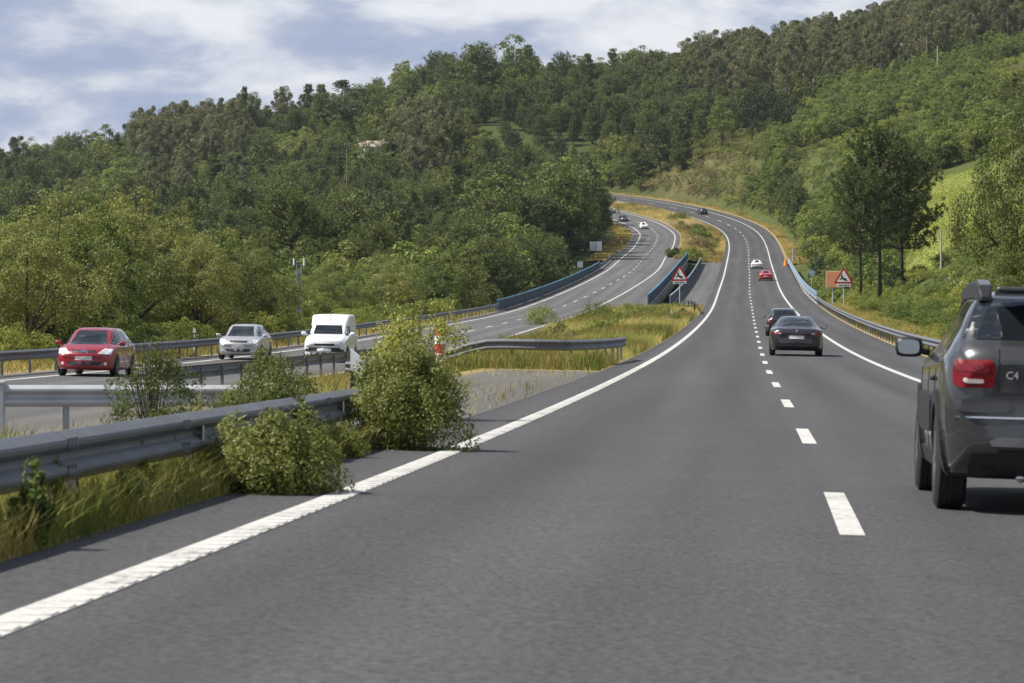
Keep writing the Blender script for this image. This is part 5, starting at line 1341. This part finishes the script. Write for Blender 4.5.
for k in range(16):
    s = 575 + 230 * rm.random(); t = -6 - 6 * rm.random(); hh = .8 + .8 * rm.random()
    x, y, z = gp(s, t); near_shrub(x, y, z, hh, hh * (1.6 + rm.random()), 'dry bush dotted over the golden median', 130 + k, 700, .22, 'bushes in the golden median', ('leaf_brown', 'leaf_yellow', 'leaf_green')[k % 3], sprigs=4, nclump=26)

def blades(P, H, Wd, cols, lean, seed, name, kindlabel=None):
    r = np.random.default_rng(seed); n = len(P); a = r.random(n) * 6.28
    sd = np.stack([np.cos(a), np.sin(a), np.zeros(n)], 1) * (Wd / 2)[:, None]
    ln_ = np.stack([r.normal(size=n), r.normal(size=n), np.zeros(n)], 1) * (H * lean)[:, None]
    mid = P + ln_ * .35 + np.stack([np.zeros(n), np.zeros(n), H * .6], 1); tip = P + ln_ + np.stack([np.zeros(n), np.zeros(n), H], 1)
    V = np.stack([P - sd, P + sd, mid + sd * .7, tip, mid - sd * .7], 1).reshape(-1, 3)
    i = np.arange(n)[:, None] * 5; Fq = i + np.array([[0, 1, 2, 4]]); Ft = i + np.array([[4, 2, 3]])
    me = np_mesh(name, V, [Fq, Ft]); c = np.ones((n * 5, 4), np.float32); c[:, :3] = np.repeat(cols, 5, 0)
    ca = me.color_attributes.new('tint', 'FLOAT_COLOR', 'POINT'); ca.data.foreach_set('color', c.ravel())
    o = mesh_obj(name, me, M['grass']); o['kind'] = 'stuff'; return o
GOLD = np.array([(.46, .34, .11), (.54, .42, .17), (.38, .29, .09), (.30, .27, .07)]); GREEN = np.array([(.13, .17, .03), (.18, .21, .04), (.24, .25, .05), (.10, .13, .03)])
def grass_area(s0, s1, tfun, dens, hfun, wid, greenness, seed, name, lean=.3, patch=.12):
    r = np.random.default_rng(seed); L = s1 - s0
    n = int(dens * L * 6); s = s0 + r.random(n) * L; lo, hi = tfun(s); f = r.random(n); t = lo + (hi - lo) * f
    keep = r.random(n) < (hi - lo) / 9.0 * 1.35; s, t = s[keep], t[keep]
    P = G(s, t); n = len(s)
    nz = np.array([noise.noise(Vector((a * patch, b * patch, seed))) for a, b in zip(P[:, 0] * 2.5, P[:, 1] * .8)])
    g = np.clip(greenness + nz * 1.3 + r.normal(size=n) * .15, 0, 1)
    cols = GOLD[r.integers(4, size=n)] * (1 - g)[:, None] + GREEN[r.integers(4, size=n)] * g[:, None]
    cols = cols * (.8 + .4 * r.random(n))[:, None]
    H = hfun(s, r.random(n)) * (1 + .5 * nz); P[:, 2] += .0
    return blades(P, np.maximum(H, .05), np.full(n, wid) * (.7 + .6 * r.random(n)), cols, lean, seed, name)
mid_t = lambda s: (-np.interp(s, SG, _sep) + 5.0, np.full(len(s), -4.42))
# close to the camera: tall mixed grass under and behind the guardrail
grass_area(11, 34, lambda s: (np.full(len(s), -6.4), np.full(len(s), -4.38)), 1500, lambda s, q: .05 + .27 * q ** 1.6, .009, .62, 31, 'roadside_grass', .55, .9)
grass_area(11, 27, lambda s: (-np.interp(s, SG, _sep) + 5, np.full(len(s), -6.4)), 330, lambda s, q: .15 + .25 * q, .016, .5, 32, 'roadside_grass', .35, .5)
# weeds in the paved opening
grass_area(28, 88, mid_t, 7, lambda s, q: .05 + .15 * q, .016, .3, 33, 'crossing_weeds', .5, .6)
grass_area(46, 60, lambda s: (np.full(len(s), -9.5), np.full(len(s), -6.4)), 40, lambda s, q: .1 + .4 * q, .014, .25, 37, 'crossing_weeds', .4, .6)
# median
grass_area(88, 160, mid_t, 170, lambda s, q: .10 + .42 * q ** 1.5, .022, .6, 34, 'median_grass', .3, .25)
grass_area(160, B0 - 12, mid_t, 80, lambda s, q: .15 + .5 * q ** 1.5, .04, .5, 35, 'median_grass', .3, .2)
grass_area(B1 + 12, 860, mid_t, 14, lambda s, q: .3 + .5 * q, .11, .12, 36, 'median_grass', .35, .1)
# verges
grass_area(98, B0, lambda s: (np.full(len(s), 6.4), np.full(len(s), 9.8)), 60, lambda s, q: .08 + .3 * q, .03, .3, 41, 'verge_grass', .4, .3)
grass_area(B1, 900, lambda s: (np.full(len(s), 6.6), np.full(len(s), 10.2)), 14, lambda s, q: .2 + .3 * q, .1, .1, 42, 'verge_grass', .4, .1)
grass_area(60, B0, lambda s: (-np.interp(s, SG, _sep) - 9, -np.interp(s, SG, _sep) - 5.3), 50, lambda s, q: .08 + .3 * q, .03, .4, 43, 'verge_grass', .4, .3)
grass_area(B1, 900, lambda s: (-np.interp(s, SG, _sep) - 9, -np.interp(s, SG, _sep) - 5.3), 12, lambda s, q: .15 + .3 * q, .1, .15, 44, 'verge_grass', .4, .1)
# the mown meadow
n = 26000; r = np.random.default_rng(50); yy = 340 + r.random(n) * 225; uu = 900 + r.random(n) * 112; xx = (uu - CXP) / F * yy
P = np.stack([xx, yy, ground_z(xx, yy)], 1); g = np.clip(.75 + np.array([noise.noise(Vector((a * .08, b * .05, 1))) for a, b in zip(xx, yy)]) * .5, 0, 1)
cols = np.array([(.38, .36, .10)]) * (1 - g)[:, None] + np.array([(.27, .32, .06)]) * g[:, None]
blades(P, .08 + .1 * r.random(n), np.full(n, .14), cols, .4, 51, 'meadow_grass')

# ------------------------------------------------------------------ light, sky, air, camera
EL, AZ = R(52), R(-95)                  # azimuth measured from +Y towards +X: the sun stands to the left, a touch behind
sd = Vector((math.sin(AZ) * math.cos(EL), math.cos(AZ) * math.cos(EL), math.sin(EL)))
sl = bpy.data.lights.new('sun', 'SUN'); sl.energy = 5.0; sl.angle = R(.53); sl.color = (1.0, .95, .87)
so = bpy.data.objects.new('sun', sl); COL.objects.link(so); so.rotation_euler = sd.to_track_quat('Z', 'Y').to_euler(); so.location = (-60, 0, 90)
wd = bpy.data.worlds.new('World'); SC.world = wd; wd.use_nodes = True; nt = wd.node_tree; ns, ln = nt.nodes, nt.links
for n_ in list(ns): ns.remove(n_)
o = N(ns, 'ShaderNodeOutputWorld'); bg = N(ns, 'ShaderNodeBackground'); bg.inputs['Strength'].default_value = .072
sky = N(ns, 'ShaderNodeTexSky'); sky.sky_type = 'NISHITA'; sky.sun_disc = False; sky.sun_elevation = EL; sky.sun_rotation = AZ; sky.air_density = 1.0; sky.dust_density = 0.6; sky.ozone_density = 1.6
tc = N(ns, 'ShaderNodeTexCoord'); mp = N(ns, 'ShaderNodeMapping'); mp.inputs['Scale'].default_value = (8, 8, 21); mp.inputs['Location'].default_value = (1.7, 0.4, 0.2)
ln.new(tc.outputs['Generated'], mp.inputs['Vector'])
nz = N(ns, 'ShaderNodeTexNoise', Scale=2.0, Detail=9.0, Roughness=.56, Distortion=.1); ln.new(mp.outputs['Vector'], nz.inputs['Vector'])
cm = ramp(ns, [(.40, (0, 0, 0)), (.68, (1, 1, 1))]); ln.new(nz.outputs['Fac'], cm.inputs['Fac'])
nz2 = N(ns, 'ShaderNodeTexNoise', Scale=3.3, Detail=6.0, Roughness=.55); ln.new(mp.outputs['Vector'], nz2.inputs['Vector'])
cc = ramp(ns, [(.38, (3.6, 4.3, 6.0)), (.45, (4.5, 5.1, 6.5)), (.51, (6.3, 6.7, 7.6)), (.60, (8.2, 8.4, 8.8))]); ln.new(nz.outputs['Fac'], cc.inputs['Fac'])
sx_ = N(ns, 'ShaderNodeSeparateXYZ'); ln.new(tc.outputs['Generated'], sx_.inputs[0])
lowm = N(ns, 'ShaderNodeMapRange'); lowm.inputs['From Min'].default_value = .1; lowm.inputs['From Max'].default_value = .4; lowm.inputs['To Min'].default_value = 1.0; lowm.inputs['To Max'].default_value = 0.0; ln.new(sx_.outputs['Z'], lowm.inputs['Value'])
mxx = N(ns, 'ShaderNodeMath', operation='MAXIMUM'); ln.new(cm.outputs['Color'], mxx.inputs[0]); ln.new(lowm.outputs[0], mxx.inputs[1])
mx = N(ns, 'ShaderNodeMix', data_type='RGBA'); ln.new(mxx.outputs[0], mx.inputs['Factor']); ln.new(sky.outputs['Color'], mx.inputs['A']); ln.new(cc.outputs['Color'], mx.inputs['B'])
ln.new(mx.outputs['Result'], bg.inputs['Color']); ln.new(bg.outputs['Background'], o.inputs['Surface'])

HAZE = True
if HAZE:
    z0, z1 = -60.0, 170.0
    mb = MB(); mb.box((0, 1000, (z0 + z1) / 2), (9000, 12000, z1 - z0)); m_, nt, ns, ln = newmat('haze_air')
    o = N(ns, 'ShaderNodeOutputMaterial'); pv = N(ns, 'ShaderNodeVolumePrincipled'); pv.inputs['Density'].default_value = .00004; pv.inputs['Color'].default_value = (.80, .88, 1, 1); pv.inputs['Anisotropy'].default_value = .3
    ln.new(pv.outputs['Volume'], o.inputs['Volume']); hz = mb.build('haze', m_); hz['kind'] = 'stuff'

cd = bpy.data.cameras.new('camera'); cam = bpy.data.objects.new('camera', cd); COL.objects.link(cam); SC.camera = cam
cd.sensor_width = 36; cd.lens = F / 1024 * 36; cd.clip_start = .5; cd.clip_end = 20000
cam.location = (0, 0, 0); cam.rotation_euler = (R(90) - math.atan((341.5 - YH) / F), 0, 0)
cd.dof.use_dof = True; cd.dof.focus_distance = 140; cd.dof.aperture_fstop = 9.0
SC.view_settings.view_transform = 'Standard'; SC.view_settings.look = 'None'; SC.view_settings.exposure = 0.52; SC.view_settings.gamma = 1
SC.cycles.use_denoising = True; SC.cycles.max_bounces = 6; SC.cycles.transparent_max_bounces = 4; SC.cycles.volume_bounces = 0; SC.cycles.diffuse_bounces = 3; SC.cycles.glossy_bounces = 3; SC.cycles.transmission_bounces = 3
SC.render.use_persistent_data = False
